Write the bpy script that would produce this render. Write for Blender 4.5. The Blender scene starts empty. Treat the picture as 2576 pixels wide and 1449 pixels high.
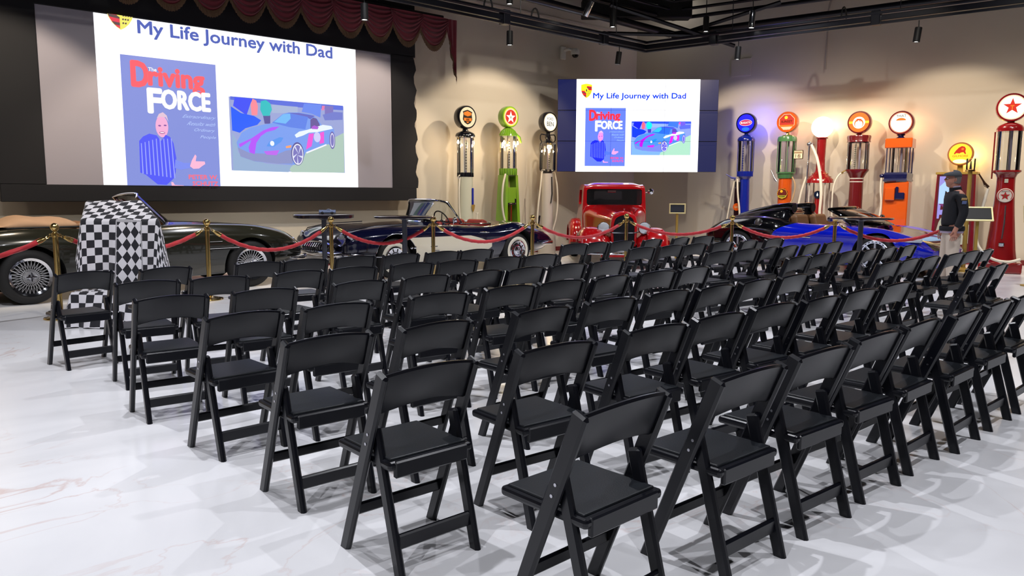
import bpy, bmesh, math, random
from mathutils import Vector, Matrix
from mathutils.geometry import tessellate_polygon
random.seed(7)
PI = math.pi
S = bpy.context.scene
COL = S.collection

# ------------------------------------------------------------------ camera
YAW, PITCH, ROLL, CAMH, FPX = 0.720065, 0.123607, 0.004156, 1.40, 1915.32
Fv = Vector((math.sin(YAW)*math.cos(PITCH), math.cos(YAW)*math.cos(PITCH), -math.sin(PITCH)))
R0 = Vector((math.cos(YAW), -math.sin(YAW), 0.0))
U0 = R0.cross(Fv)
Rv = math.cos(ROLL)*R0 + math.sin(ROLL)*U0
Uv = -math.sin(ROLL)*R0 + math.cos(ROLL)*U0
cam = bpy.data.cameras.new('camera')
cam.sensor_width = 36.0
cam.lens = FPX/2576.0*36.0
cam.clip_end = 200
camo = bpy.data.objects.new('camera', cam)
COL.objects.link(camo)
camo.matrix_world = Matrix(((Rv.x, Uv.x, -Fv.x, 0), (Rv.y, Uv.y, -Fv.y, 0), (Rv.z, Uv.z, -Fv.z, CAMH), (0, 0, 0, 1)))
S.camera = camo

# ------------------------------------------------------------------ world, exposure
S.view_settings.view_transform = 'Standard'
S.view_settings.look = 'None'
S.view_settings.gamma = 1.0
S.view_settings.use_curve_mapping = False
S.view_settings.exposure = 0.0
S.cycles.max_bounces = 6
S.cycles.diffuse_bounces = 3
S.cycles.glossy_bounces = 3
S.cycles.transmission_bounces = 4
S.cycles.transparent_max_bounces = 10
S.cycles.caustics_reflective = False
S.cycles.caustics_refractive = False
S.cycles.use_adaptive_sampling = True
S.cycles.adaptive_threshold = 0.03
W = bpy.data.worlds.new('world')
S.world = W
W.use_nodes = True
W.node_tree.nodes['Background'].inputs[0].default_value = (0.05, 0.05, 0.06, 1)
W.node_tree.nodes['Background'].inputs[1].default_value = 0.3

# ------------------------------------------------------------------ lights
def lamp(name, kind, loc, aim, power, color=(1, 1, 1), size=0.1, angle=90, blend=0.5):
    l = bpy.data.lights.new(name, kind)
    l.energy = power
    l.color = color
    if kind == 'SPOT':
        l.spot_size = math.radians(angle)
        l.spot_blend = blend
        l.shadow_soft_size = size
    elif kind == 'AREA':
        l.shape = 'DISK'
        l.size = size
    else:
        l.shadow_soft_size = size
    o = bpy.data.objects.new(name, l)
    COL.objects.link(o)
    o.location = loc
    d = Vector(aim) - Vector(loc)
    o.rotation_euler = d.to_track_quat('-Z', 'Y').to_euler()
    o['label'] = 'lamp light'
    return o
WARM = (1.0, 0.83, 0.62)
COOL = (0.93, 0.94, 1.0)
# ceiling downlights over the seating and the open floor (their housings are built with the ceiling)
DOWN = [(-2.0, 1.6, 6.2), (1.2, -2.2, 6.2), (1.6, 3.6, 6.2), (5.2, 0.6, 6.2), (5.4, 5.0, 6.2), (9.6, 2.2, 6.2),
        (9.4, 7.0, 6.2), (0.4, 7.2, 6.2), (13.0, 3.4, 6.2), (12.9, 7.9, 5.9), (5.6, 9.4, 6.2), (-2.5, 6.0, 6.2)]
for i, (x, y, z) in enumerate(DOWN):
    lamp('downlight_beam', 'SPOT', (x, y, z-0.16), (x+0.25, y+0.2, 0), 540, COOL, 0.045, 120, 0.9)
# display spotlights on the ceiling aimed at the cars and the pump walls: (position, aim, power)
SHOW = [((2.6, 5.4, 6.25), (2.9, 13.0, 0.7), 900), ((7.4, 5.2, 6.25), (7.6, 13.0, 0.7), 900), ((10.6, 4.8, 6.25), (12.4, 12.6, 0.9), 900),
        ((8.4, 7.6, 6.25), (11.6, 13.2, 1.6), 500), ((10.4, 4.0, 6.25), (16.4, 8.6, 1.2), 1000), ((11.2, 1.4, 6.25), (16.8, 5.2, 1.2), 900)]
for a, b, pw_ in SHOW:
    lamp('display_beam', 'SPOT', a, b, pw_*0.75, (1.0, 0.93, 0.82), 0.06, 50, 0.8)
# wall washers on the lighting track: (position, aim)
WASH = [((11.05, 11.05, 4.32), (11.05, 14.0, 1.1)), ((7.6, 11.05, 4.32), (7.6, 14.0, 0.4)), ((14.0, 9.75, 4.3), (16.9, 10.3, 1.0)),
        ((14.85, 5.65, 4.25), (17.75, 6.2, 1.0)), ((4.6, 11.0, 4.32), (4.6, 14.0, 0.2)), ((1.6, 11.0, 4.32), (1.6, 14.0, 0.2)),
        ((14.4, 7.7, 3.9), (17.3, 8.2, 0.2)), ((15.4, 2.9, 4.2), (18.3, 3.4, 1.0)), ((-1.6, 11.0, 4.32), (-1.6, 14.0, 0.2))]
for a, b in WASH:
    lamp('wall_washer_beam', 'SPOT', a, b, 300, WARM, 0.05, 92, 0.35)

# ------------------------------------------------------------------ materials
def lin(c):
    return tuple(((x/12.92) if x <= 0.04045 else ((x+0.055)/1.055)**2.4) for x in c)
MATS = {}
def mat(name, col, rough=0.5, metal=0.0, coat=0.0, noise=0.0, nscale=20.0, bump=0.0, trans=0.0, spec=None, srgb=True, ior=1.45):
    if name in MATS:
        return MATS[name]
    m = bpy.data.materials.new(name)
    m.use_nodes = True
    nt = m.node_tree
    b = nt.nodes['Principled BSDF']
    c = lin(col) if srgb else col
    b.inputs['Base Color'].default_value = (*c, 1)
    b.inputs['Roughness'].default_value = rough
    b.inputs['Metallic'].default_value = metal
    b.inputs['Coat Weight'].default_value = coat
    b.inputs['Coat Roughness'].default_value = 0.04
    b.inputs['Transmission Weight'].default_value = trans
    b.inputs['IOR'].default_value = ior
    if spec is not None:
        b.inputs['Specular IOR Level'].default_value = spec
    if noise or bump:
        tc = nt.nodes.new('ShaderNodeTexCoord')
        nz = nt.nodes.new('ShaderNodeTexNoise')
        nz.inputs['Scale'].default_value = nscale
        nz.inputs['Detail'].default_value = 4
        nt.links.new(tc.outputs['Object'], nz.inputs['Vector'])
        if noise:
            mx = nt.nodes.new('ShaderNodeMix')
            mx.data_type = 'RGBA'
            mx.inputs['A'].default_value = (*[x*(1-noise) for x in c], 1)
            mx.inputs['B'].default_value = (*[min(1, x*(1+noise)) for x in c], 1)
            nt.links.new(nz.outputs['Fac'], mx.inputs['Factor'])
            nt.links.new(mx.outputs['Result'], b.inputs['Base Color'])
        if bump:
            bp = nt.nodes.new('ShaderNodeBump')
            bp.inputs['Strength'].default_value = bump
            bp.inputs['Distance'].default_value = 0.01
            nt.links.new(nz.outputs['Fac'], bp.inputs['Height'])
            nt.links.new(bp.outputs['Normal'], b.inputs['Normal'])
    MATS[name] = m
    return m
def emit(name, col, strength=1.0):
    if name in MATS:
        return MATS[name]
    m = bpy.data.materials.new(name)
    m.use_nodes = True
    nt = m.node_tree
    b = nt.nodes['Principled BSDF']
    c = lin(col)
    b.inputs['Base Color'].default_value = (0.012, 0.012, 0.012, 1)
    b.inputs['Specular IOR Level'].default_value = 0.12
    b.inputs['Roughness'].default_value = 0.5
    b.inputs['Emission Color'].default_value = (*c, 1)
    b.inputs['Emission Strength'].default_value = strength
    MATS[name] = m
    return m
def glass(name, col=(0.95, 0.97, 0.97), alpha=0.16, rough=0.03):
    if name in MATS:
        return MATS[name]
    m = bpy.data.materials.new(name)
    m.use_nodes = True
    nt = m.node_tree
    nt.nodes.remove(nt.nodes['Principled BSDF'])
    out = nt.nodes['Material Output']
    t = nt.nodes.new('ShaderNodeBsdfTransparent')
    t.inputs['Color'].default_value = (*col, 1)
    g = nt.nodes.new('ShaderNodeBsdfGlossy')
    g.inputs['Roughness'].default_value = rough
    g.inputs['Color'].default_value = (0.9, 0.93, 1, 1)
    fr = nt.nodes.new('ShaderNodeFresnel')
    fr.inputs['IOR'].default_value = 1.5
    ad = nt.nodes.new('ShaderNodeMath')
    ad.operation = 'ADD'
    ad.inputs[1].default_value = alpha*0.25
    mx = nt.nodes.new('ShaderNodeMixShader')
    nt.links.new(fr.outputs[0], ad.inputs[0])
    nt.links.new(ad.outputs[0], mx.inputs[0])
    nt.links.new(t.outputs[0], mx.inputs[1])
    nt.links.new(g.outputs[0], mx.inputs[2])
    nt.links.new(mx.outputs[0], out.inputs['Surface'])
    MATS[name] = m
    return m

M_BLACK = mat('black_resin', (0.046, 0.052, 0.082), 0.30, noise=0.08, nscale=60)
M_PAD = mat('black_vinyl', (0.080, 0.095, 0.115), 0.42, bump=0.12, nscale=240)
M_STEEL = mat('bolt_steel', (0.75, 0.75, 0.78), 0.25, 1.0)
M_CHROME = mat('chrome', (0.86, 0.87, 0.9), 0.07, 1.0)
M_BRASS = mat('polished_brass', (0.82, 0.70, 0.44), 0.16, 1.0, noise=0.05)
M_GOLDP = mat('gold_paint', (0.72, 0.60, 0.30), 0.4, 0.6, noise=0.05)
M_RUBBER = mat('tyre_rubber', (0.085, 0.085, 0.09), 0.7, bump=0.1, nscale=90)
M_WHITEW = mat('whitewall', (0.86, 0.84, 0.78), 0.5, noise=0.03)
M_TRACK = mat('black_track', (0.07, 0.075, 0.11), 0.35, noise=0.1)
M_DARK = mat('matte_dark', (0.04, 0.04, 0.05), 0.6, noise=0.1)
M_GLASS = glass('clear_glass')
M_HOSE = mat('white_hose', (0.82, 0.79, 0.73), 0.5, noise=0.06)

# ------------------------------------------------------------------ mesh building
_rb = {}
def rbox_data(sx, sy, sz, bev, seg=1):
    k = (round(sx, 4), round(sy, 4), round(sz, 4), round(bev, 4), seg)
    if k not in _rb:
        bm = bmesh.new()
        bmesh.ops.create_cube(bm, size=1.0)
        for v in bm.verts:
            v.co = Vector((v.co.x*sx, v.co.y*sy, v.co.z*sz))
        if bev > 0:
            bmesh.ops.bevel(bm, geom=list(bm.edges), offset=min(bev, 0.49*min(sx, sy, sz)), segments=seg, profile=0.5, affect='EDGES')
        bm.verts.index_update()
        _rb[k] = ([tuple(v.co) for v in bm.verts], [tuple(v.index for v in f.verts) for f in bm.faces])
        bm.free()
    return _rb[k]
class MB:
    def __init__(s):
        s.v, s.f, s.m, s.s = [], [], [], []
    def add(s, vs, fs, mi=0, smooth=False, M=None):
        o = len(s.v)
        if M is not None:
            vs = [M @ Vector(v) for v in vs]
        s.v.extend(tuple(v) for v in vs)
        s.f.extend(tuple(i+o for i in f) for f in fs)
        s.m.extend([mi]*len(fs))
        s.s.extend([smooth]*len(fs))
        return s
    def box(s, c, d, mi=0, bev=0.0, rz=0.0, M=None, seg=1):
        vs, fs = rbox_data(d[0], d[1], d[2], bev, seg)
        T = Matrix.Translation(c) @ Matrix.Rotation(rz, 4, 'Z')
        return s.add(vs, fs, mi, False, T if M is None else M @ T)
    def lathe(s, prof, n=24, mi=0, M=None, smooth=True, cap=True):
        vs, fs = [], []
        for r, z in prof:
            for k in range(n):
                a = 2*PI*k/n
                vs.append((r*math.cos(a), r*math.sin(a), z))
        for i in range(len(prof)-1):
            for k in range(n):
                k2 = (k+1) % n
                fs.append((i*n+k, i*n+k2, (i+1)*n+k2, (i+1)*n+k))
        if cap:
            if prof[0][0] > 1e-5:
                fs.append(tuple(range(n))[::-1])
            if prof[-1][0] > 1e-5:
                fs.append(tuple((len(prof)-1)*n+k for k in range(n)))
        return s.add(vs, fs, mi, smooth, M)
    def tube(s, pts, r, n=8, mi=0, closed=False, M=None, smooth=True, twist=0.0, lobes=0, amp=0.0):
        P = [Vector(p) for p in pts]
        N = len(P)
        rr = r if isinstance(r, (list, tuple)) else [r]*N
        vs, fs = [], []
        up = Vector((0, 0, 1))
        t0 = (P[1]-P[0]).normalized()
        nrm = up.cross(t0)
        if nrm.length < 1e-3:
            nrm = Vector((1, 0, 0)).cross(t0)
        nrm.normalize()
        L = 0.0
        for i in range(N):
            if closed:
                t = (P[(i+1) % N]-P[i-1]).normalized()
            else:
                t = (P[min(i+1, N-1)]-P[max(i-1, 0)]).normalized()
            nrm = (nrm - t*nrm.dot(t))
            if nrm.length < 1e-6:
                nrm = t.orthogonal()
            nrm.normalize()
            b = t.cross(nrm)
            if i:
                L += (P[i]-P[i-1]).length
            for k in range(n):
                a = 2*PI*k/n
                q = rr[i]*(1 + (amp*math.cos(lobes*(a - twist*L)) if lobes else 0))
                vs.append(P[i] + nrm*(q*math.cos(a)) + b*(q*math.sin(a)))
        for i in range(N if closed else N-1):
            j = (i+1) % N
            for k in range(n):
                k2 = (k+1) % n
                fs.append((i*n+k, i*n+k2, j*n+k2, j*n+k))
        if not closed:
            fs.append(tuple(range(n))[::-1])
            fs.append(tuple((N-1)*n+k for k in range(n)))
        return s.add(vs, fs, mi, smooth, M)
    def cyl(s, p0, p1, r, n=12, mi=0, M=None, smooth=True):
        return s.tube([p0, p1], r, n, mi, False, M, smooth)
    def sphere(s, c, r, mi=0, n=16, M=None, sc=(1, 1, 1)):
        prof = [(max(1e-6, math.sin(PI*i/(n//2+2)))*1.0, -math.cos(PI*i/(n//2+2))) for i in range(n//2+3)]
        T = Matrix.Translation(c) @ Matrix.Diagonal((r*sc[0], r*sc[1], r*sc[2], 1))
        return s.lathe(prof, n, mi, T if M is None else M @ T, True, False)
    def build(s, name, mats, parent=None, loc=None, rz=None, sharp=0.7, kind=None):
        me = bpy.data.meshes.new(name)
        me.from_pydata(s.v, [], s.f)
        if not isinstance(mats, (list, tuple)):
            mats = [mats]
        for m in mats:
            me.materials.append(m)
        me.polygons.foreach_set('material_index', s.m)
        me.polygons.foreach_set('use_smooth', s.s)
        me.update()
        if any(s.s):
            me.set_sharp_from_angle(angle=sharp)
        o = bpy.data.objects.new(name, me)
        COL.objects.link(o)
        if parent is not None:
            o.parent = parent
        if loc is not None:
            o.location = loc
        if rz is not None:
            o.rotation_euler = (0, 0, rz)
        if kind:
            o['kind'] = kind
        return o
def thing(name, label, cat, loc=(0, 0, 0), rz=0.0, group=None):
    o = bpy.data.objects.new(name, None)
    o.empty_display_size = 0.1
    COL.objects.link(o)
    o.location = loc
    o.rotation_euler = (0, 0, rz)
    return tag(o, label, cat, group)
def tag(o, label, cat, group=None):
    o['label'] = label
    o['category'] = cat
    if group:
        o['group'] = group
    return o
def eval_mesh(o):
    bpy.context.view_layer.update()
    dg = bpy.context.evaluated_depsgraph_get()
    return bpy.data.meshes.new_from_object(o.evaluated_get(dg))
def boolean(o, cutters):
    for c in cutters:
        md = o.modifiers.new('b', 'BOOLEAN')
        md.operation = 'DIFFERENCE'
        md.solver = 'EXACT'
        md.object = c
        try:
            md.material_mode = 'TRANSFER'
        except Exception:
            pass
    me = eval_mesh(o)
    o.modifiers.clear()
    old = o.data
    o.data = me
    bpy.data.meshes.remove(old)
    for c in cutters:
        d = c.data
        bpy.data.objects.remove(c)
        bpy.data.meshes.remove(d)
    me.polygons.foreach_set('use_smooth', [True]*len(me.polygons))
    me.set_sharp_from_angle(angle=0.55)
    return o
_txt = {}
def text_shape(body):
    k = body
    if k not in _txt:
        cu = bpy.data.curves.new('t', 'FONT')
        cu.body = body
        cu.resolution_u = 3
        cu.dimensions = '2D'
        cu.fill_mode = 'BOTH'
        o = bpy.data.objects.new('t', cu)
        COL.objects.link(o)
        me = eval_mesh(o)
        me.calc_loop_triangles()
        vs = [(v.co.x, v.co.y) for v in me.vertices]
        ts = [tuple(t.vertices) for t in me.loop_triangles]
        bpy.data.objects.remove(o)
        bpy.data.curves.remove(cu)
        bpy.data.meshes.remove(me)
        x0 = min(v[0] for v in vs); x1 = max(v[0] for v in vs)
        y0 = min(v[1] for v in vs); y1 = max(v[1] for v in vs)
        _txt[k] = ([((v[0]-x0)/(x1-x0), (v[1]-y0)/(y1-y0)) for v in vs], ts)
    return _txt[k]
class Paint:
    """flat print: shapes in (u, v), v downwards, on the rectangle O + u*U + v*V, each layer a little further along N"""
    def __init__(s, O, U, V, N, clip=None, step=0.0012):
        s.O, s.U, s.V, s.N = Vector(O), Vector(U), Vector(V), Vector(N).normalized()
        s.clip, s.step, s.layer = clip, step, 0
        s.mb, s.mats = MB(), []
    def mi(s, m):
        if m not in s.mats:
            s.mats.append(m)
        return s.mats.index(m)
    def tris(s, pts, ts, m):
        s.layer += 1
        i = s.mi(m)
        out_v, out_f = [], []
        for t in ts:
            poly = [pts[k] for k in t]
            if s.clip:
                for lim, sg in ((s.clip[0], 1), (s.clip[1], -1)):
                    q = []
                    for a, b in zip(poly, poly[1:]+poly[:1]):
                        da, db = sg*(a[1]-lim), sg*(b[1]-lim)
                        if da >= 0:
                            q.append(a)
                        if (da >= 0) != (db >= 0):
                            f = da/(da-db)
                            q.append((a[0]+f*(b[0]-a[0]), a[1]+f*(b[1]-a[1])))
                    poly = q
                    if len(poly) < 3:
                        break
            if len(poly) < 3:
                continue
            o = len(out_v)
            P = [s.O + s.U*p[0] + s.V*p[1] + s.N*(s.layer*s.step) for p in poly]
            if (P[1]-P[0]).cross(P[2]-P[0]).dot(s.N) < 0:
                P.reverse()
            out_v += P
            out_f.append(tuple(range(o, o+len(P))))
        s.mb.add(out_v, out_f, i)
        return s
    def poly(s, pts, m):
        ts = tessellate_polygon([[Vector((p[0], p[1], 0)) for p in pts]])
        return s.tris(list(pts), [tuple(t) for t in ts], m)
    def rect(s, u0, v0, u1, v1, m):
        return s.poly([(u0, v0), (u1, v0), (u1, v1), (u0, v1)], m)
    def ell(s, cu, cv, ru, rv, m, n=32, a0=0.0, a1=2*PI):
        return s.poly([(cu+ru*math.cos(a0+(a1-a0)*k/n), cv+rv*math.sin(a0+(a1-a0)*k/n)) for k in range(n if a1-a0 > 6.28 else n+1)], m)
    def ring(s, cu, cv, ru, rv, q, m, n=32):
        pts, ts = [], []
        for k in range(n):
            a = 2*PI*k/n
            pts += [(cu+ru*math.cos(a), cv+rv*math.sin(a)), (cu+q*ru*math.cos(a), cv+q*rv*math.sin(a))]
        for k in range(n):
            j = (k+1) % n
            ts += [(2*k, 2*j, 2*j+1), (2*k, 2*j+1, 2*k+1)]
        return s.tris(pts, ts, m)
    def text(s, body, u0, v0, u1, v1, m, bold=0.0, slant=0.0):
        # bold: the letters are laid down several times, shifted a little
        vs, ts = text_shape(body)
        h = bold*abs(v1-v0)
        asp = s.V.length/s.U.length
        offs = [(0, 0)] if not bold else [(0, 0)] + [(math.cos(k*PI/4), math.sin(k*PI/4)) for k in range(8)]
        lay = s.layer
        for a, b in offs:
            s.layer = lay
            s.tris([(u0+h*asp*a+(u1-u0)*(x+slant*(y-0.5)), v1+h*b+(v0-v1)*y) for x, y in vs], ts, m)
        return s
    def star(s, cu, cv, ru, rv, m, inner=0.4):
        return s.poly([(cu+(1 if k % 2 == 0 else inner)*ru*math.sin(PI*k/5), cv-(1 if k % 2 == 0 else inner)*rv*math.cos(PI*k/5)) for k in range(10)], m)
    def build(s, name, parent=None):
        return s.mb.build(name, s.mats, parent)

# ================================================================== the room
def floor_material():
    m = bpy.data.materials.new('polished_marble')
    m.use_nodes = True
    nt = m.node_tree
    b = nt.nodes['Principled BSDF']
    L = nt.links.new
    tc = nt.nodes.new('ShaderNodeTexCoord')
    n1 = nt.nodes.new('ShaderNodeTexNoise')
    n1.inputs['Scale'].default_value = 0.55
    n1.inputs['Detail'].default_value = 7
    n1.inputs['Distortion'].default_value = 1.6
    L(tc.outputs['Object'], n1.inputs['Vector'])
    r1 = nt.nodes.new('ShaderNodeValToRGB')
    e = r1.color_ramp.elements
    e[0].position = 0.35; e[0].color = (*lin((0.86, 0.86, 0.87)), 1)
    e[1].position = 0.65; e[1].color = (*lin((0.93, 0.93, 0.94)), 1)
    L(n1.outputs['Fac'], r1.inputs[0])
    n2 = nt.nodes.new('ShaderNodeTexNoise')
    n2.inputs['Scale'].default_value = 0.8
    n2.inputs['Detail'].default_value = 9
    n2.inputs['Distortion'].default_value = 2.2
    L(tc.outputs['Object'], n2.inputs['Vector'])
    s1 = nt.nodes.new('ShaderNodeMath'); s1.operation = 'SUBTRACT'; s1.inputs[1].default_value = 0.5
    s2 = nt.nodes.new('ShaderNodeMath'); s2.operation = 'ABSOLUTE'
    L(n2.outputs['Fac'], s1.inputs[0]); L(s1.outputs[0], s2.inputs[0])
    r2 = nt.nodes.new('ShaderNodeValToRGB')
    e = r2.color_ramp.elements
    e[0].position = 0.0; e[0].color = (1, 1, 1, 1)
    e[1].position = 0.010; e[1].color = (0, 0, 0, 1)
    L(s2.outputs[0], r2.inputs[0])
    n3 = nt.nodes.new('ShaderNodeTexNoise')
    n3.inputs['Scale'].default_value = 0.35
    L(tc.outputs['Object'], n3.inputs['Vector'])
    g = nt.nodes.new('ShaderNodeMapRange')
    g.inputs['From Min'].default_value = 0.48; g.inputs['From Max'].default_value = 0.62
    g.inputs['To Max'].default_value = 0.55
    L(n3.outputs['Fac'], g.inputs['Value'])
    mu = nt.nodes.new('ShaderNodeMath'); mu.operation = 'MULTIPLY'
    L(r2.outputs['Color'], mu.inputs[0]); L(g.outputs[0], mu.inputs[1])
    mx = nt.nodes.new('ShaderNodeMix'); mx.data_type = 'RGBA'
    L(mu.outputs[0], mx.inputs['Factor'])
    L(r1.outputs['Color'], mx.inputs['A'])
    mx.inputs['B'].default_value = (*lin((0.80, 0.66, 0.62)), 1)
    L(mx.outputs['Result'], b.inputs['Base Color'])
    b.inputs['Roughness'].default_value = 0.2
    b.inputs['Specular IOR Level'].default_value = 0.4
    return m
M_FLOOR = floor_material()
M_WALL = mat('wall_paint', (0.74, 0.71, 0.66), 0.85, noise=0.025, nscale=1.2, bump=0.05)
M_WALL2 = mat('wall_paint_upper', (0.71, 0.68, 0.65), 0.85, noise=0.025, nscale=1.2)
M_CEIL = mat('black_ceiling', (0.035, 0.037, 0.055), 0.8, noise=0.15, nscale=3)
M_BASE = mat('oxblood_baseboard', (0.42, 0.12, 0.12), 0.5, noise=0.05)
HT = 6.7
CRN = (16.1, 13.4)                       # corner of the two walls in view
def struct(name, mb, m, parent=None):
    o = mb.build(name, m, parent)
    o['kind'] = 'structure'
    return o
ROOM = [(-7.0, 13.4), (16.1, 13.4), (19.74, -4.8), (19.9, -9.0), (-7.0, -9.0)]
mb = MB(); mb.add([(x, y, 0) for x, y in ROOM] + [(x, y, -0.2) for x, y in ROOM], [(4, 3, 2, 1, 0), (5, 6, 7, 8, 9)] + [(i, (i+1) % 5, 5+(i+1) % 5, 5+i) for i in range(5)])
struct('floor', mb, M_FLOOR)
mb = MB(); mb.add([(x, y, HT) for x, y in ROOM] + [(x, y, HT+0.2) for x, y in ROOM], [(0, 1, 2, 3, 4), (9, 8, 7, 6, 5)] + [(i, 5+i, 5+(i+1) % 5, (i+1) % 5) for i in range(5)])
struct('ceiling', mb, M_CEIL)
def wall_seg(name, a, b, z0, z1, t, m, parent=None):
    a, b = Vector((*a, 0)), Vector((*b, 0))
    d = (b-a).normalized(); n = Vector((d.y, -d.x, 0))      # n points into the room for a clockwise outline
    q = MB()
    vs = [a, b, b-n*t, a-n*t] if t > 0 else [a, b, b-n*t, a-n*t]
    q.add([(v.x, v.y, z0) for v in vs] + [(v.x, v.y, z1) for v in vs], [(0, 1, 5, 4), (1, 2, 6, 5), (2, 3, 7, 6), (3, 0, 4, 7), (4, 5, 6, 7), (3, 2, 1, 0)])
    return struct(name, q, m, parent)
wb = wall_seg('wall_back', ROOM[0], ROOM[1], 0, HT, 0.2, M_WALL)
wr = wall_seg('wall_right', ROOM[1], ROOM[2], 0, HT, 0.2, M_WALL)
wall_seg('wall_right_end', ROOM[2], ROOM[3], 0, HT, 0.2, M_WALL)
wall_seg('wall_front', ROOM[3], ROOM[4], 0, HT, 0.2, M_WALL2)
wall_seg('wall_left', ROOM[4], ROOM[0], 0, HT, 0.2, M_WALL2)
def face_strip(name, a, b, z0, z1, t, m):
    o = wall_seg(name, a, b, z0, z1, -t, m)
    return o
face_strip('baseboard_back', (-7.0, 13.4), (16.08, 13.4), 0, 0.105, 0.015, M_BASE)
face_strip('baseboard_right', (16.1, 13.38), (19.74, -4.8), 0, 0.105, 0.015, M_BASE)
face_strip('trim_1', (-7.0, 13.4), (15.3, 13.4), 5.50, 5.54, 0.03, M_WALL2)
# access panel on the wall above the pumps: a shallow frame
pn = MB()
T = Vector((0.196, -0.98, 0)); NN = Vector((-0.98, -0.196, 0)); C0 = Vector((*CRN, 0))
def on_right(u, off, z):
    return C0 + T*u + NN*off + Vector((0, 0, z))
ANG_R = math.atan2(-0.98, 0.196)        # direction of the side wall
RZ_R = math.radians(-78.7)              # turns local -Y to face away from the side wall

# ------------------------------------------------------------------ ceiling works
def pipe(name, label, pts, r, m=M_TRACK, cat='pipe', n=10):
    o = MB().tube(pts, r, n).build(name, m)
    return tag(o, label, cat)
# lighting track: square bar with a conduit above it, two runs meeting in the corner
def track(name, label, a, b, z):
    t = thing(name, label, 'lighting track', a + (z,))
    A, B = Vector((*a, z)), Vector((*b, z))
    d = B-A
    L = d.length
    rz = math.atan2(d.y, d.x)
    def bar(nm, w, h, dz, off):
        q = MB().box((L/2, off, dz), (L, w, h), 0, 0.008)
        return q.build(nm, M_TRACK, t, rz=rz)
    bar('track_rail', 0.05, 0.05, 0.0, 0)
    bar('support_channel', 0.09, 0.10, 0.095, 0.03)
    bar('conduit', 0.05, 0.05, 0.18, -0.05)
    k = int(L/2.4)
    for i in range(k):
        x = (i+0.5)*L/k
        MB().box((x, 0.02, 0.10), (0.16, 0.16, 0.26), 0, 0.01).build('coupling', M_TRACK, t, rz=rz)
        MB().cyl((x+0.4, 0.02, 0.2), (x+0.4, 0.02, HT-z), 0.008, 6).build('hanger_wire', M_TRACK, t, rz=rz)
    return t
track('lighting_track', 'black lighting track hung parallel to the projection screen wall', (-3.0, 10.9), (13.76, 11.2), 4.55)
track('lighting_track', 'black lighting track hung above the blue and black car along the pumps', (13.76, 11.2), (15.6, 1.9), 4.55)
pipe('fire_main_pipe', 'thick black ceiling pipe running beside the projection screen, above the track', [(2.0, 11.0, 5.15), (10.5, 11.31, 5.15), (15.06, 11.55, 5.15)], 0.075)
pipe('fire_main_pipe', 'thick black ceiling pipe running above the pumps from the corner', [(15.16, 11.56, 5.15), (16.0, 7.6, 5.15), (17.0, 2.6, 5.15)], 0.075)
for k, dz in enumerate((0, 0.13, 0.26)):
    pipe('ceiling_rail', ['lower', 'middle', 'upper'][k] + ' black rail of the high ceiling grid above the video wall', [(6.0-0.3*k, 11.75-0.2*k, 5.6+dz), (15.5-0.25*k, 11.8-0.2*k, 5.6+dz), (16.9-0.2*k, 6.2, 5.6+dz)], 0.035 if k else 0.045)
for i, (a, b) in enumerate((((13.0, 11.6, 5.5), (15.7, 10.2, 4.78)), ((15.2, 11.3, 5.15), (15.9, 9.2, 5.6)), ((14.2, 12.6, 5.6), (15.1, 11.4, 5.15)), ((13.7, 12.3, 5.1), (15.2, 10.9, 5.05)))):
    q = MB().tube([a, b], 0.045, 6)
    tag(q.build('ceiling_brace', M_TRACK), ['long slanting black brace above the video wall', 'steep black brace by the ceiling corner beam', 'short black brace behind the ceiling corner beam', 'flat black brace under the ceiling corner beam'][i], 'brace')
q = MB().box((0, 0, 0), (2.6, 0.35, 0.42), 0, 0.02)
tag(q.build('air_duct', M_DARK, None, (14.6, 12.2, 5.75), -0.7), 'dark rectangular air duct across the ceiling corner', 'air duct')
q = MB().box((0, 0, 0), (12.0, 0.7, 0.5), 0, 0.02)
tag(q.build('air_duct', M_CEIL, None, (10.0, 10.2, 6.42), 0.02), 'long dark air duct under the black ceiling', 'air duct')
q = MB().tube([(17.02, 8.5, 6.68), (17.02, 8.53, 5.9), (16.94, 8.6, 5.62), (16.9, 8.6, 5.5), (16.9, 8.6, 4.2)], 0.022, 8)
tag(q.build('conduit_pipe', mat('painted_conduit', (0.63, 0.60, 0.58), 0.6), None), 'thin wall-coloured conduit bending down the pump wall', 'conduit')
q = MB().box((0, 0, 0), (0.5, 0.02, 0.42), 0, 0.003).box((0, -0.011, 0), (0.46, 0.006, 0.38), 0, 0.002)
tag(q.build('access_panel', M_WALL, None, on_right(2.85, 0.012, 4.45), RZ_R), 'flush square access panel painted like the pump wall', 'panel')

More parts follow.
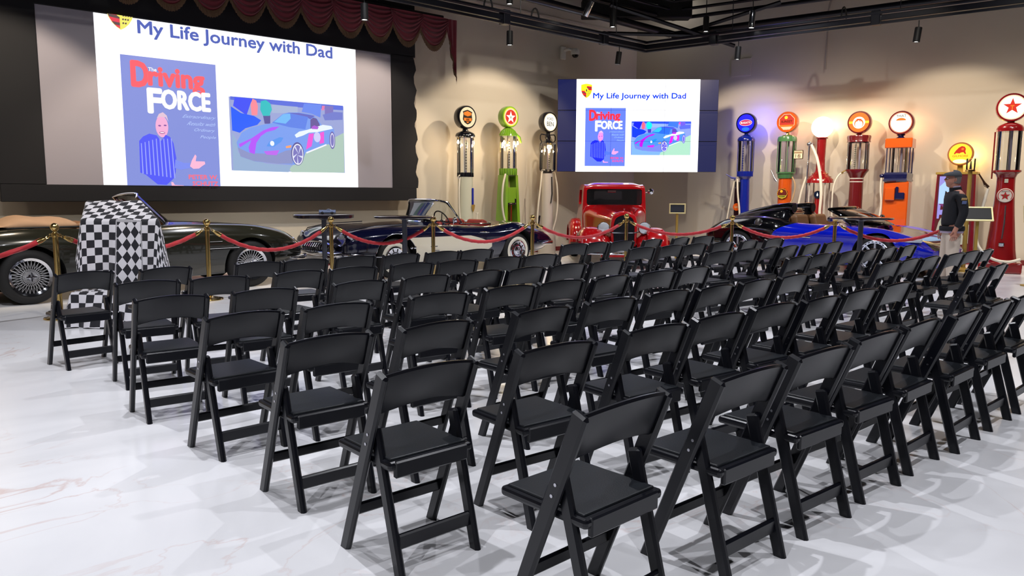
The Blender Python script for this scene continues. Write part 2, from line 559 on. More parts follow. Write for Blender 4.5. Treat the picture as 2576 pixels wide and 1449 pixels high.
M_BULB = emit('lamp_lens', (1.0, 0.98, 0.95), 9.0)
def pendant(x, y, ztop, label, chrome=False, tilt=0.0, h=0.26):
    t = thing('spotlight', label, 'spotlight', (x, y, ztop))
    body = MB().lathe([(0.0, 0), (0.055, 0), (0.06, -0.01), (0.06, -h), (0.052, -h), (0.050, -h+0.03)], 20, cap=False)
    b = body.build('lamp_housing', M_CHROME if chrome else M_DARK, t)
    l = MB().lathe([(0.0, -h+0.012), (0.047, -h+0.012)], 16, cap=False).build('lens', M_BULB, t)
    MB().cyl((0, 0, 0), (0, 0, (HT-ztop) if ztop > 4.6 else 0.12), 0.009, 8).build('stem', M_DARK, t)
    b.rotation_euler = (tilt, 0.3*tilt, 0); l.rotation_euler = (tilt, 0.3*tilt, 0)
    return t
for i, x in enumerate((3.5, 6.58, 9.68, 12.79)):
    pendant(x, 11.13 if x > 4 else 11.0, 4.42, ['black cylinder spotlight in front of the valance tail end of the screen', 'black cylinder spotlight hanging in front of the red valance',
            'black cylinder spotlight hanging between the screen and the video wall', 'lit black cylinder spotlight just above the video wall'][i], tilt=0.12 if i == 3 else 0)
pendant(14.16, 9.1, 4.42, 'black cylinder spotlight above the blue pump beside the video wall', tilt=0.05)
pendant(14.85, 5.85, 4.40, 'black cylinder spotlight above the pumps by the lion sign', tilt=0.1)
pendant(15.4, 3.2, 4.42, 'black cylinder spotlight above the red star pump')
pendant(11.93, 10.57, 5.06, 'larger black cylinder spotlight lit, high above the video wall', h=0.34)
pendant(11.24, 10.5, 5.1, 'chrome spotlight tilted sideways under the high rails', True, 0.5, 0.3)
pendant(9.56, 11.0, 5.12, 'short black spotlight high above the track, pointing down')
pendant(14.05, 8.73, 5.06, 'chrome spotlight hanging upright above the blue and black car', True, 0.05, 0.34)
pendant(13.76, 9.63, 5.04, 'black spotlight above the corner of the lighting track', h=0.3)
for o in ((9.1, 11.06), (10.3, 11.1), (14.55, 7.1)):
    c = MB().tube([(o[0]+0.10*math.cos(PI*k/8), o[1], 4.72+0.2*math.sin(PI*k/8)) for k in range(9)], 0.016, 6).build('cable_loop', M_DARK)
    tag(c, {9.1: 'loop of black cable on the track near the valance', 10.3: 'loop of black cable on the track near the security camera', 14.55: 'loop of black cable on the track above the cars'}[o[0]], 'cable')
DLBL = ['round black ceiling downlight over the open floor beside the chairs', 'round black ceiling downlight behind the backmost row', 'round black ceiling downlight over the open end of the chair rows',
        'round black ceiling downlight over the start of the backmost row', 'round black ceiling downlight over the middle of the near chair block', 'round black ceiling downlight over the aisle behind the chairs',
        'round black ceiling downlight over the chairs beyond the aisle', 'round black ceiling downlight over the draped stand', 'round black ceiling downlight over the red star pump',
        'round black ceiling downlight over the blue and black car', 'round black ceiling downlight over the navy convertible', 'round black ceiling downlight over the dark green car']
for i, (x, y, z) in enumerate(DOWN):
    t = thing('ceiling_downlight', 'round ceiling downlight in a black can, number %d of the house lights' % (i+1), 'ceiling light', (x, y, z))
    t['label'] = DLBL[i]
    MB().lathe([(0.0, 0.1), (0.15, 0.1), (0.15, -0.12), (0.135, -0.12), (0.12, 0.02), (0.0, 0.02)], 20, cap=False).build('lamp_can', M_DARK, t)
    MB().lathe([(0.0, 0.0), (0.115, 0.0)], 20, cap=False).build('lens', M_BULB, t)
    MB().cyl((0, 0, 0.1), (0, 0, HT-z), 0.02, 8).build('stem', M_DARK, t)
SLBL = ['tilted black ceiling spotlight aimed at the dark green car', 'tilted black ceiling spotlight aimed at the navy convertible', 'tilted black ceiling spotlight aimed at the red pickup',
        'tilted black ceiling spotlight aimed at the three pumps by the video wall', 'tilted black ceiling spotlight aimed at the blue and black car', 'tilted black ceiling spotlight aimed at the lion sign']
for (a, b, pw_), l in zip(SHOW, SLBL):
    t = thing('ceiling_spotlight', l, 'spotlight', a)
    rq = (Vector(b)-Vector(a)).to_track_quat('-Z', 'Y').to_euler()
    c = MB().lathe([(0.0, 0.26), (0.12, 0.25), (0.13, 0.0), (0.115, 0.0), (0.11, 0.1), (0.0, 0.1)], 20, cap=False).build('lamp_can', M_DARK, t)
    c.rotation_euler = rq
    l2 = MB().lathe([(0.0, 0.08), (0.105, 0.08)], 20, cap=False).build('lens', M_BULB, t)
    l2.rotation_euler = rq
    MB().cyl((0, 0, 0.12), (0, 0, HT-a[2]), 0.02, 8).build('stem', M_DARK, t)
t = thing('ceiling_light', 'bright round high-bay light between the black ceiling rails', 'ceiling light', (15.75, 12.05, 6.35))
MB().lathe([(0.0, 0.22), (0.09, 0.2), (0.26, 0.05), (0.30, 0.0), (0.27, 0.0), (0.0, 0.06)], 24, cap=False).build('lamp_shade', M_DARK, t)
MB().lathe([(0.0, 0.01), (0.25, 0.005)], 24, cap=False).build('lens', M_BULB, t)
MB().cyl((0, 0, 0.2), (0, 0, HT-6.35), 0.02, 8).build('stem', M_DARK, t)
# security camera
t = thing('security_camera', 'white dome security camera on a bracket beside the video wall', 'camera', (13.45, 13.4, 4.75))
MB().box((-0.12, -0.03, 0.0), (0.16, 0.06, 0.3), 0, 0.015).build('wall_bracket', mat('white_plastic', (0.85, 0.84, 0.82), 0.5), t)
MB().tube([(-0.1, -0.04, 0.06), (-0.08, -0.2, 0.07), (0.0, -0.26, 0.04)], 0.035, 8).build('arm', MATS['white_plastic'], t)
MB().lathe([(0.0, 0.09), (0.06, 0.085), (0.1, 0.04), (0.105, -0.02), (0.095, -0.06)], 20).build('lamp_hood', MATS['white_plastic'], t, (0.02, -0.3, 0.0)).name = 'housing'
MB().lathe([(0.085, -0.05), (0.07, -0.1), (0.04, -0.125), (0.0, -0.13)], 20, cap=False).build('dome', mat('smoked_dome', (0.03, 0.03, 0.035), 0.08), t, (0.02, -0.3, 0.0))

# ================================================================== slides on both screens
SLIDE = [
    ('rect', (0.62, 0.66, 0.86), (0.45, 0.453, 0.937, 0.815)),
    ('poly', (0.36, 0.44, 0.88), ((0.4558, 0.4514), (0.9348, 0.45), (0.9351, 0.4741), (0.7396, 0.4782), (0.4553, 0.4678))),
    ('poly', (0.66, 0.72, 0.86), ((0.6206, 0.4757), (0.7299, 0.4762), (0.7291, 0.5082), (0.6194, 0.5183))),
    ('poly', (0.7, 0.8, 0.75), ((0.6828, 0.803), (0.7585, 0.7115), (0.9359, 0.5957), (0.9342, 0.8138), (0.6945, 0.8173))),
    ('poly', (0.6, 0.7, 0.84), ((0.4577, 0.6295), (0.4772, 0.6697), (0.4776, 0.7254), (0.5889, 0.7771), (0.6954, 0.782), (0.6824, 0.8176), (0.4561, 0.8155))),
    ('poly', (0.27, 0.33, 0.98), ((0.473, 0.455), (0.5426, 0.4543), (0.534, 0.4789), (0.5166, 0.5389), (0.4652, 0.4969))),
    ('poly', (0.16, 0.38, 1), ((0.4564, 0.5005), (0.4947, 0.5298), (0.5456, 0.5391), (0.5745, 0.5591), (0.5579, 0.583), (0.5101, 0.6034), (0.4873, 0.6274), (0.458, 0.6184))),
    ('poly', (0.42, 0.55, 0.95), ((0.7573, 0.456), (0.8349, 0.454), (0.8282, 0.5229), (0.7884, 0.5057), (0.7464, 0.5008))),
    ('poly', (0.5, 0.46, 0.76), ((0.8501, 0.4569), (0.8887, 0.4575), (0.8872, 0.5328), (0.8485, 0.5301))),
    ('poly', (0.9, 0.5, 0.7), ((0.8373, 0.4597), (0.8501, 0.4584), (0.847, 0.4825), (0.8342, 0.4837))),
    ('poly', (0.46, 0.5, 0.82), ((0.8388, 0.5071), (0.8907, 0.4874), (0.9314, 0.4866), (0.9306, 0.5261), (0.8484, 0.536))),
    ('poly', (1, 0.56, 0.62), ((0.5426, 0.4543), (0.5569, 0.4625), (0.5629, 0.4899), (0.5593, 0.5351), (0.5367, 0.5371), (0.5338, 0.4844))),
    ('poly', (0.36, 0.34, 0.62), ((0.5821, 0.533), (0.6121, 0.5303), (0.6109, 0.5731), (0.5878, 0.5749))),
    ('poly', (0.2, 0.76, 0.78), ((0.575, 0.4634), (0.5958, 0.4556), (0.6138, 0.4707), (0.6199, 0.5012), (0.6125, 0.519), (0.6097, 0.5334), (0.5821, 0.5359), (0.5715, 0.5059))),
    ('poly', (0.49, 0.63, 0.95), ((0.4726, 0.6755), (0.482, 0.6555), (0.4939, 0.6269), (0.5304, 0.5991), (0.5762, 0.5815), (0.618, 0.5696), (0.6616, 0.5202), (0.6881, 0.5091), (0.7292, 0.5053), (0.7883, 0.5087), (0.8178, 0.5356), (0.8325, 0.5612), (0.8762, 0.5608), (0.8887, 0.5809), (0.8906, 0.617), (0.8815, 0.6782), (0.8611, 0.6612), (0.7585, 0.7115), (0.7426, 0.7567), (0.7077, 0.7786), (0.6358, 0.7754), (0.5434, 0.7675), (0.4902, 0.7471), (0.4781, 0.7114))),
    ('poly', (0.56, 0.59, 0.79), ((0.4762, 0.7004), (0.5221, 0.726), (0.6371, 0.7262), (0.6709, 0.7071), (0.7, 0.6998), (0.7005, 0.773), (0.6358, 0.7754), (0.5389, 0.7662), (0.4858, 0.7445))),
    ('poly', (0.4, 0.42, 0.78), ((0.6856, 0.5108), (0.734, 0.5078), (0.8031, 0.5162), (0.7827, 0.5357), (0.763, 0.5256))),
    ('poly', (0.38, 0.52, 0.92), ((0.6181, 0.5668), (0.6664, 0.5197), (0.6904, 0.5118), (0.773, 0.5248), (0.759, 0.5905), (0.6885, 0.5842))),
    ('poly', (0.46, 0.74, 0.98), ((0.6252, 0.5634), (0.6664, 0.5197), (0.6951, 0.5143), (0.6969, 0.5401), (0.6746, 0.5679))),
    ('poly', (0.42, 0.36, 0.62), ((0.7826, 0.5386), (0.7954, 0.5257), (0.8104, 0.5304), (0.8224, 0.5561), (0.8246, 0.5708), (0.7814, 0.5889))),
    ('poly', (0.93, 0.97, 1), ((0.7116, 0.6232), (0.7316, 0.6043), (0.7664, 0.5929), (0.8376, 0.5608), (0.8761, 0.5638), (0.8836, 0.5783), (0.8112, 0.6015), (0.7735, 0.6072), (0.7483, 0.6236), (0.7186, 0.6373))),
    ('poly', (0.72, 0.34, 1), ((0.4811, 0.6834), (0.531, 0.6524), (0.5799, 0.6095), (0.6174, 0.5896), (0.6481, 0.5844), (0.6287, 0.6031), (0.5935, 0.617), (0.5699, 0.6385), (0.5507, 0.6737), (0.5422, 0.7307), (0.5221, 0.7232), (0.5184, 0.698), (0.5308, 0.6608), (0.485, 0.6999))),
    ('poly', (0.76, 0.42, 0.95), ((0.5792, 0.7147), (0.6448, 0.7056), (0.6322, 0.7322), (0.5903, 0.7313))),
    ('poly', (0.36, 0.6, 0.95), ((0.5915, 0.6883), (0.6037, 0.6648), (0.6466, 0.6391), (0.6631, 0.6409), (0.6531, 0.6618), (0.6217, 0.6895))),
    ('ell', (0.95, 0.97, 1), (0.6151, 0.6727, 0.0089, 0.0129)),
    ('poly', (1, 0.66, 0.45), ((0.6715, 0.6839), (0.6957, 0.6767), (0.6942, 0.6899), (0.6724, 0.694))),
    ('poly', (0.95, 0.36, 0.86), ((0.7589, 0.6967), (0.7733, 0.6131), (0.796, 0.6085), (0.7843, 0.6776))),
    ('poly', (0.95, 0.36, 0.86), ((0.8239, 0.6036), (0.8419, 0.5963), (0.8406, 0.6564), (0.82, 0.6636))),
    ('ell', (0.82, 0.82, 1), (0.8099, 0.6284, 0.0152, 0.0269)),
    ('poly', (0.97, 0.97, 1), ((0.7586, 0.7101), (0.8507, 0.6618), (0.8518, 0.6693), (0.7609, 0.7174))),
    ('ell', (0.38, 0.36, 0.62), (0.7213, 0.7207, 0.0276, 0.0605)),
    ('ell', (0.95, 0.96, 1), (0.7218, 0.7236, 0.0241, 0.0546)),
    ('ell', (0.5, 0.48, 0.76), (0.7218, 0.7236, 0.0206, 0.0487)),
    ('poly', (0.88, 0.9, 1), ((0.7209, 0.7293), (0.7419, 0.7314), (0.7401, 0.7427))),
    ('poly', (0.88, 0.9, 1), ((0.7193, 0.7238), (0.7233, 0.7717), (0.7184, 0.7721))),
    ('poly', (0.88, 0.9, 1), ((0.7211, 0.7181), (0.7027, 0.7455), (0.7015, 0.7346))),
    ('poly', (0.88, 0.9, 1), ((0.7238, 0.72), (0.7085, 0.6893), (0.7126, 0.6822))),
    ('poly', (0.88, 0.9, 1), ((0.7237, 0.7269), (0.7326, 0.6804), (0.7365, 0.6869))),
    ('ell', (0.45, 0.42, 0.7), (0.8776, 0.6406, 0.0136, 0.047)),
    ('ell', (0.9, 0.9, 1), (0.8776, 0.6406, 0.0099, 0.0388)),
    ('ell', (0.5, 0.48, 0.76), (0.8776, 0.6406, 0.0073, 0.0318)),
    ('poly', (0.7, 0.36, 0.86), ((0.7842, 0.5768), (0.7969, 0.567), (0.8169, 0.5743), (0.8116, 0.5866), (0.7864, 0.587))),
    ('rect', (0.53, 0.58, 0.87), (0.074, 0.309, 0.402, 0.938)),
    ('ell', (0.97, 0.7, 0.86), (0.2003, 0.6197, 0.0217, 0.0495)),
    ('poly', (0.9, 0.78, 0.86), ((0.1834, 0.5835), (0.1919, 0.5621), (0.2057, 0.5531), (0.2187, 0.5675), (0.2235, 0.5957), (0.2145, 0.5757), (0.1953, 0.5747))),
    ('poly', (0.33, 0.36, 0.98), ((0.1207, 0.6909), (0.1346, 0.6696), (0.1559, 0.6553), (0.1804, 0.6613), (0.1948, 0.6864), (0.2114, 0.6566), (0.2267, 0.6661), (0.2374, 0.6943), (0.2447, 0.7626), (0.2403, 0.8291), (0.2332, 0.8585), (0.2064, 0.8908), (0.1754, 0.8886), (0.137, 0.8449), (0.1186, 0.8351))),
    ('poly', (0.62, 0.66, 1), ((0.1259, 0.7009), (0.1289, 0.7007), (0.1297, 0.8399), (0.1259, 0.84))),
    ('poly', (0.62, 0.66, 1), ((0.1385, 0.695), (0.1415, 0.6948), (0.1428, 0.8422), (0.139, 0.8423))),
    ('poly', (0.62, 0.66, 1), ((0.1512, 0.6891), (0.1542, 0.6889), (0.156, 0.8445), (0.1522, 0.8446))),
    ('poly', (0.62, 0.66, 1), ((0.1639, 0.6831), (0.167, 0.6829), (0.1693, 0.8468), (0.1655, 0.8469))),
    ('poly', (0.62, 0.66, 1), ((0.1767, 0.6771), (0.1798, 0.6769), (0.1827, 0.8491), (0.1789, 0.8492))),
    ('poly', (0.62, 0.66, 1), ((0.1894, 0.6763), (0.1925, 0.6761), (0.1962, 0.8514), (0.1923, 0.8515))),
    ('poly', (0.62, 0.66, 1), ((0.2022, 0.6755), (0.2053, 0.6753), (0.2098, 0.8537), (0.2059, 0.8538))),
    ('poly', (0.62, 0.66, 1), ((0.215, 0.6747), (0.2181, 0.6745), (0.2234, 0.8561), (0.2195, 0.8562))),
    ('poly', (0.62, 0.66, 1), ((0.2279, 0.6738), (0.2311, 0.6736), (0.2372, 0.8584), (0.2332, 0.8585))),
    ('poly', (0.5, 0.57, 0.96), ((0.2405, 0.7707), (0.2698, 0.7855), (0.292, 0.7847), (0.2912, 0.8089), (0.2586, 0.8179), (0.237, 0.8106))),
    ('poly', (1, 0.74, 0.86), ((0.2914, 0.8008), (0.2985, 0.7737), (0.3118, 0.7435), (0.3167, 0.7514), (0.3127, 0.7758), (0.3457, 0.7759), (0.3474, 0.788), (0.3345, 0.7993), (0.3238, 0.8105), (0.3032, 0.8125))),
    ('poly', (1, 0.74, 0.86), ((0.2217, 0.8774), (0.2286, 0.8772), (0.234, 0.8905), (0.2659, 0.8927), (0.2636, 0.9008), (0.2237, 0.9013))),
    ('ell', (0.55, 0.36, 0.66), (0.1917, 0.6164, 0.005, 0.0037)),
    ('ell', (0.55, 0.36, 0.66), (0.2107, 0.6137, 0.0051, 0.0036)),
    ('ell', (0.7, 0.42, 0.62), (0.1992, 0.6483, 0.0101, 0.0058)),
    ('ell', (1, 0.92, 0.98), (0.1992, 0.6476, 0.0078, 0.0026))]
SLIDE_TEXT = [
    ('D', (1, 0.42, 0.46), (0.1083, 0.3352, 0.1601, 0.4427), 0.06, 0),
    ('riving', (1, 0.42, 0.46), (0.1636, 0.3535, 0.3546, 0.4605), 0.05, 0),
    ('The', (1, 1, 1), (0.1628, 0.3549, 0.1905, 0.3708), 0.03, 0),
    ('F', (1, 1, 1), (0.158, 0.4516, 0.2011, 0.5571), 0.06, 0),
    ('ORCE', (1, 1, 1), (0.2041, 0.4514, 0.3733, 0.5347), 0.06, 0),
    ('Extraordinary', (0.72, 0.8, 1), (0.2746, 0.5574, 0.3906, 0.5775), 0.0, 0.12),
    ('Results with', (0.72, 0.8, 1), (0.2916, 0.5887, 0.3906, 0.6062), 0.0, 0.12),
    ('Ordinary', (0.72, 0.8, 1), (0.3117, 0.6189, 0.3864, 0.6378), 0.0, 0.12),
    ('People', (0.72, 0.8, 1), (0.3342, 0.6517, 0.3905, 0.6693), 0.0, 0.12),
    ('PETER W.', (1, 0.45, 0.52), (0.2845, 0.8414, 0.3915, 0.8618), 0.04, 0),
    ('SCHUTZ', (1, 0.45, 0.52), (0.2976, 0.8726, 0.3905, 0.8931), 0.04, 0)]

def slide(P, pre, sat, gain):
    def cm(c):
        g = sum(c)/3
        k = tuple(max(0.0, min(1.0, g + (x-g)*sat)) for x in c)
        if sat > 1.2:
            k = tuple(max(0.0, min(1.0, x*1.04-0.10*(1-x))) for x in k)
        return emit('%s_light_%02x%02x%02x' % (pre, *[int(x*255) for x in k]), k, gain)
    white = emit(pre + '_light_white', (0.99, 0.99, 1.0), gain*1.35)
    P.rect(0, 0, 1, 1, white)
    for kind, col, a in SLIDE:
        m = cm(col)
        if kind == 'poly':
            P.poly(a, m)
        elif kind == 'ell':
            P.ell(*a, m)
        else:
            P.rect(*a, m)
    for body, col, a, bold, sl in SLIDE_TEXT:
        P.text(body, *a, cm(col), bold, sl)
    ink = cm((0.36, 0.42, 0.74)) if sat <= 1.2 else cm((0.15, 0.32, 0.66))
    P.text('My Life Journey with Dad', 0.135, 0.150, 0.883, 0.226, ink, 0.026)
    # crest: shield in yellow with red and dark bars, small dark emblem in the middle
    ye, re, bk = cm((0.97, 0.95, 0.45)), cm((0.93, 0.30, 0.36)), cm((0.42, 0.33, 0.33))
    u0, v0, w, h = 0.036, 0.052, 0.088, 0.152
    sh = [(0, 0.08), (0.25, 0.03), (0.5, 0), (0.75, 0.03), (1, 0.08), (1.0, 0.45), (0.93, 0.66), (0.8, 0.82), (0.65, 0.93), (0.5, 1.0), (0.35, 0.93), (0.2, 0.82), (0.07, 0.66), (0, 0.45)]
    P.poly([(u0+w*a, v0+h*b) for a, b in sh], ye)
    P.poly([(u0+w*a, v0+h*b) for a, b in ((0.52, 0.17), (0.97, 0.2), (0.97, 0.47), (0.52, 0.47))], re)
    P.poly([(u0+w*a, v0+h*b) for a, b in ((0.52, 0.25), (0.97, 0.28), (0.97, 0.36), (0.52, 0.34))], bk)
    P.poly([(u0+w*a, v0+h*b) for a, b in ((0.03, 0.5), (0.48, 0.5), (0.48, 0.97), (0.36, 0.92), (0.21, 0.81), (0.09, 0.66))], re)
    P.poly([(u0+w*a, v0+h*b) for a, b in ((0.05, 0.58), (0.48, 0.6), (0.48, 0.69), (0.10, 0.66))], bk)
    P.poly([(u0+w*a, v0+h*b) for a, b in ((0.19, 0.78), (0.48, 0.8), (0.48, 0.88), (0.28, 0.87))], bk)
    P.ell(u0+w*0.5, v0+h*0.47, w*0.17, h*0.17, ye)
    P.ell(u0+w*0.5, v0+h*0.47, w*0.06, h*0.10, bk)
    for k, (a, b) in enumerate(((0.58, 0.55), (0.56, 0.66), (0.56, 0.77))):
        for j in range(4-k):
            P.poly([(u0+w*(a+0.09*j+c), v0+h*(b+d)) for c, d in ((0, 0.02), (0.06, 0.0), (0.07, 0.05), (0.01, 0.06))], bk)

# ---- projection screen
SY = 13.1
scr = thing('projection_screen', 'huge wall projection screen showing a white slide between grey bars, black surround', 'projection screen', (5.3, SY, 1.25))
def rel(o, t):
    o.location = Vector(o.location) - t.location
    return o
q = MB().box((5.31, SY+0.005, 2.79), (6.0, 0.02, 2.58))
rel(q.build('screen_fabric', mat('screen_cloth', (0.60, 0.585, 0.63), 0.8, noise=0.02, nscale=2), scr), scr)
SURR = mat('black_masking', (0.04, 0.045, 0.075), 0.75, noise=0.12, nscale=1.5)
for nm, c, d in (('bottom_masking', (5.3, SY+0.02, 1.377), (7.14, 0.10, 0.254)), ('top_masking', (5.3, SY+0.02, 4.60), (7.14, 0.10, 1.04))):
    rel(MB().box(c, d, 0, 0.01).build(nm, SURR, scr), scr)
rel(MB().box((2.02, SY+0.02, 2.8), (0.59, 0.10, 2.60), 0, 0.01).build('side_masking', SURR, scr), scr)
# the open edge of the side masking is a loosely hung black cloth
q = MB()
n = 40
vs = []
for k in range(n+1):
    z = 1.5+2.6*k/n
    e = 8.84 + 0.03*math.sin(k*0.9) + 0.045*(1-k/n) + (0.012 if k % 3 == 0 else 0)
    vs += [(8.306, SY-0.03, z), (e, SY-0.03, z), (e, SY+0.07, z), (8.306, SY+0.07, z)]
fs = []
for k in range(n):
    for j in range(4):
        fs.append((4*k+j, 4*k+(j+1) % 4, 4*k+4+(j+1) % 4, 4*k+4+j))
fs += [(3, 2, 1, 0), (4*n, 4*n+1, 4*n+2, 4*n+3)]
q.add(vs, fs)
rel(q.build('side_masking', SURR, scr), scr)
rel(MB().box((5.3, SY+0.19, 4.4), (6.6, 0.24, 0.3), 0, 0.02).build('mounting_rail', M_DARK, scr), scr)
q = MB().box((5.3, SY+0.19, 1.5), (6.6, 0.24, 0.12), 0, 0.02)
rel(q.build('mounting_rail', M_DARK, scr), scr)
P = Paint((3.08, SY-0.006, 4.56), (4.45, 0, 0), (0, 0, -3.42), (0, -1, 0), clip=(0.1408, 0.8942), step=0.0008)
slide(P, 'projector', 1.0, 1.0)
rel(P.build('projected_slide', scr), scr)
# ---- video wall: nine panels across the corner
TVC, TVW, TVZ0, TVZ1 = Vector((13.74, 11.37, 0)), 3.63, 1.90, 3.965
TVA = -0.7331
tv = thing('video_wall', 'wide video wall of nine panels across the corner, showing the white slide', 'video wall', (TVC.x, TVC.y, TVZ0), TVA)
pw, phh = TVW/3, (TVZ1-TVZ0)/3
NAVY = emit('panel_navy', (0.10, 0.13, 0.36), 0.8)
BEZ = mat('panel_bezel', (0.03, 0.03, 0.05), 0.25, coat=0.3)
for r in range(3):
    for c in range(3):
        x, z = (c-1)*pw, (r+0.5)*phh
        b = MB().box((x, 0.05, z), (pw-0.004, 0.1, phh-0.004), 0, 0.004).build('display_panel', BEZ, tv)
        MB().box((0, 0, 0), (pw-0.016, 0.004, phh-0.016)).build('lit_face', NAVY, b, (x, -0.002, z))
MB().box((0, 0.35, 1.05), (2.2, 0.5, 1.3), 0, 0.02).build('wall_mount', M_DARK, tv)
su0 = -TVW/2 + TVW*(47/403.0)
sw = TVW*(309/403.0)
P = Paint((su0, -0.005, TVZ1-TVZ0), (sw, 0, 0), (0, 0, -(TVZ1-TVZ0)), (0, -1, 0), step=0.0006)
slide(P, 'panel', 1.75, 1.25)
P.build('slide_picture', tv)
q = MB()
for k in (-0.5, 0.5):
    q.box((k*pw, -0.05, 1.03), (0.004, 0.004, TVZ1-TVZ0))
    q.box((0, -0.05, 1.03+k*phh), (TVW, 0.004, 0.004))
q.build('seam', BEZ, tv)

# ================================================================== red valance over the projection screen
M_VELV = mat('claret_velvet', (0.42, 0.06, 0.14), 0.75, noise=0.2, nscale=8)
M_VELV.node_tree.nodes['Principled BSDF'].inputs['Sheen Weight'].default_value = 0.5
M_FRNG = mat('gold_fringe', (0.40, 0.30, 0.22), 0.8, noise=0.35, nscale=60)
val = thing('stage_valance', 'claret velvet swag valance with dull gold fringe above the projection screen', 'valance', (5.5, 12.85, 4.2))
PIT, XE = 0.626, 9.42
for k in range(14):
    x1 = XE-k*PIT
    xc = x1-PIT/2
    q, fr = MB(), MB()
    NU, NV = 18, 22
    vs, fv = [], []
    for j in range(NV+1):
        v = j/NV
        for i in range(NU+1):
            u = -1+2*i/NU
            hw = PIT*0.60
            dip = 0.17+0.45*v
            z = 4.86 - v*0.10 - (dip*(1-0.92*u*u) - 0.17)*1.0*(0.25+0.75*v) if v > 0 else 4.88
            z = 4.88 - v*(0.17 + 0.45*(1-abs(u)**2.2))
            y = -0.05-0.05*math.sin(v*PI)-0.022*math.cos(v*7.0*2*PI)*(1-u*u)**0.5 - 0.012*(k % 2)
            vs.append((xc+u*hw*(1-0.04*v)-5.5, y, z-4.2))
    fs = [(j*(NU+1)+i, j*(NU+1)+i+1, (j+1)*(NU+1)+i+1, (j+1)*(NU+1)+i) for j in range(NV) for i in range(NU)]
    q.add(vs, fs, 0, True)
    s = q.build('swag', M_VELV, val, sharp=1.5)
    last = vs[-(NU+1):]
    fvv, ff = [], []
    nf = NU*3
    for i in range(nf+1):
        a = i/nf*NU
        i0 = min(int(a), NU-1); t = a-i0
        p = [last[i0][c]*(1-t)+last[i0+1][c]*t for c in range(3)]
        jit = 0.008*((i*7) % 3)
        fvv += [(p[0], p[1]-0.004, p[2]+0.045), (p[0], p[1]-0.012+0.006*(i % 2), p[2]), (p[0], p[1]-0.004+0.008*(i % 2), p[2]-0.055-jit)]
    for i in range(nf):
        for c in range(2):
            ff.append((3*i+c, 3*i+c+1, 3*i+4+c, 3*i+3+c))
    fr.add(fvv, ff, 0, False)
    fr.build('fringe', M_FRNG, s)
# jabot hanging at the end
q, fr = MB(), MB()
vs = []
for j in range(19):
    v = j/18
    for i in range(13):
        u = i/12
        zb = 4.88-4.2 - (0.42 + 0.78*(u**1.0) if True else 0)*v - (0.0 if u < 0.95 else 0.02*v)
        vs.append((9.40+0.31*u*(1-0.42*v)+0.10*v-5.5, -0.05-0.03*math.sin(u*5*PI)*(0.3+v), zb))
q.add(vs, [(j*13+i, j*13+i+1, (j+1)*13+i+1, (j+1)*13+i) for j in range(18) for i in range(12)], 0, True)
tail = q.build('tail', M_VELV, val, sharp=1.5)
last = vs[-13:]
fvv, ff = [], []
for i, p in enumerate(last):
    fvv += [(p[0]-0.012, p[1]-0.01, p[2]+0.05), (p[0], p[1]-0.016, p[2]), (p[0], p[1]-0.01, p[2]-0.06-0.01*(i % 2))]
for i in range(12):
    for c in range(2):
        ff.append((3*i+c, 3*i+c+1, 3*i+4+c, 3*i+3+c))
fr.add(fvv, ff)
fr.build('fringe', M_FRNG, tail)
MB().box((-0.55, 0.02, 0.70), (8.9, 0.10, 0.07), 0, 0.01).build('pelmet_board', M_DARK, val)
for x in (-3.5, -0.5, 2.6):
    MB().box((x, 0.3, 0.70), (0.06, 0.5, 0.06), 0, 0.005).build('bracket', M_DARK, val)

# ================================================================== folding chairs
CH = 0.76
def upy(z):
    return 0.305*(1-z/CH)
def member(x, y0, z0, y1, z1, w, d, bev=0.006, top_round=False, x2=None):
    """a bar of section w (across) by d (in the side plane), ends cut level with the floor"""
    a, b = Vector((x, y0, z0)), Vector((x if x2 is None else x2, y1, z1))
    L = (b-a).length
    vs, fs = rbox_data(w, d, L, bev, 1)
    q = (b-a).to_track_quat('Z', 'Y')
    # keep the section's wide side in the y-z plane
    zc = (b-a).normalized()
    xc = Vector((1, 0, 0)); xc = (xc - zc*xc.dot(zc)).normalized()
    yc = zc.cross(xc)
    M = Matrix(((xc.x, yc.x, zc.x, (a.x+b.x)/2), (xc.y, yc.y, zc.y, (a.y+b.y)/2), (xc.z, yc.z, zc.z, (a.z+b.z)/2), (0, 0, 0, 1)))
    out = []
    for v in vs:
        v = Vector(v)
        if top_round and v.z > L*0.4:
            v.z -= 0.35*abs(v.y)
        p = M @ v
        p.z = max(p.z, 0.0)
        out.append(p)
    return MB().add(out, fs)
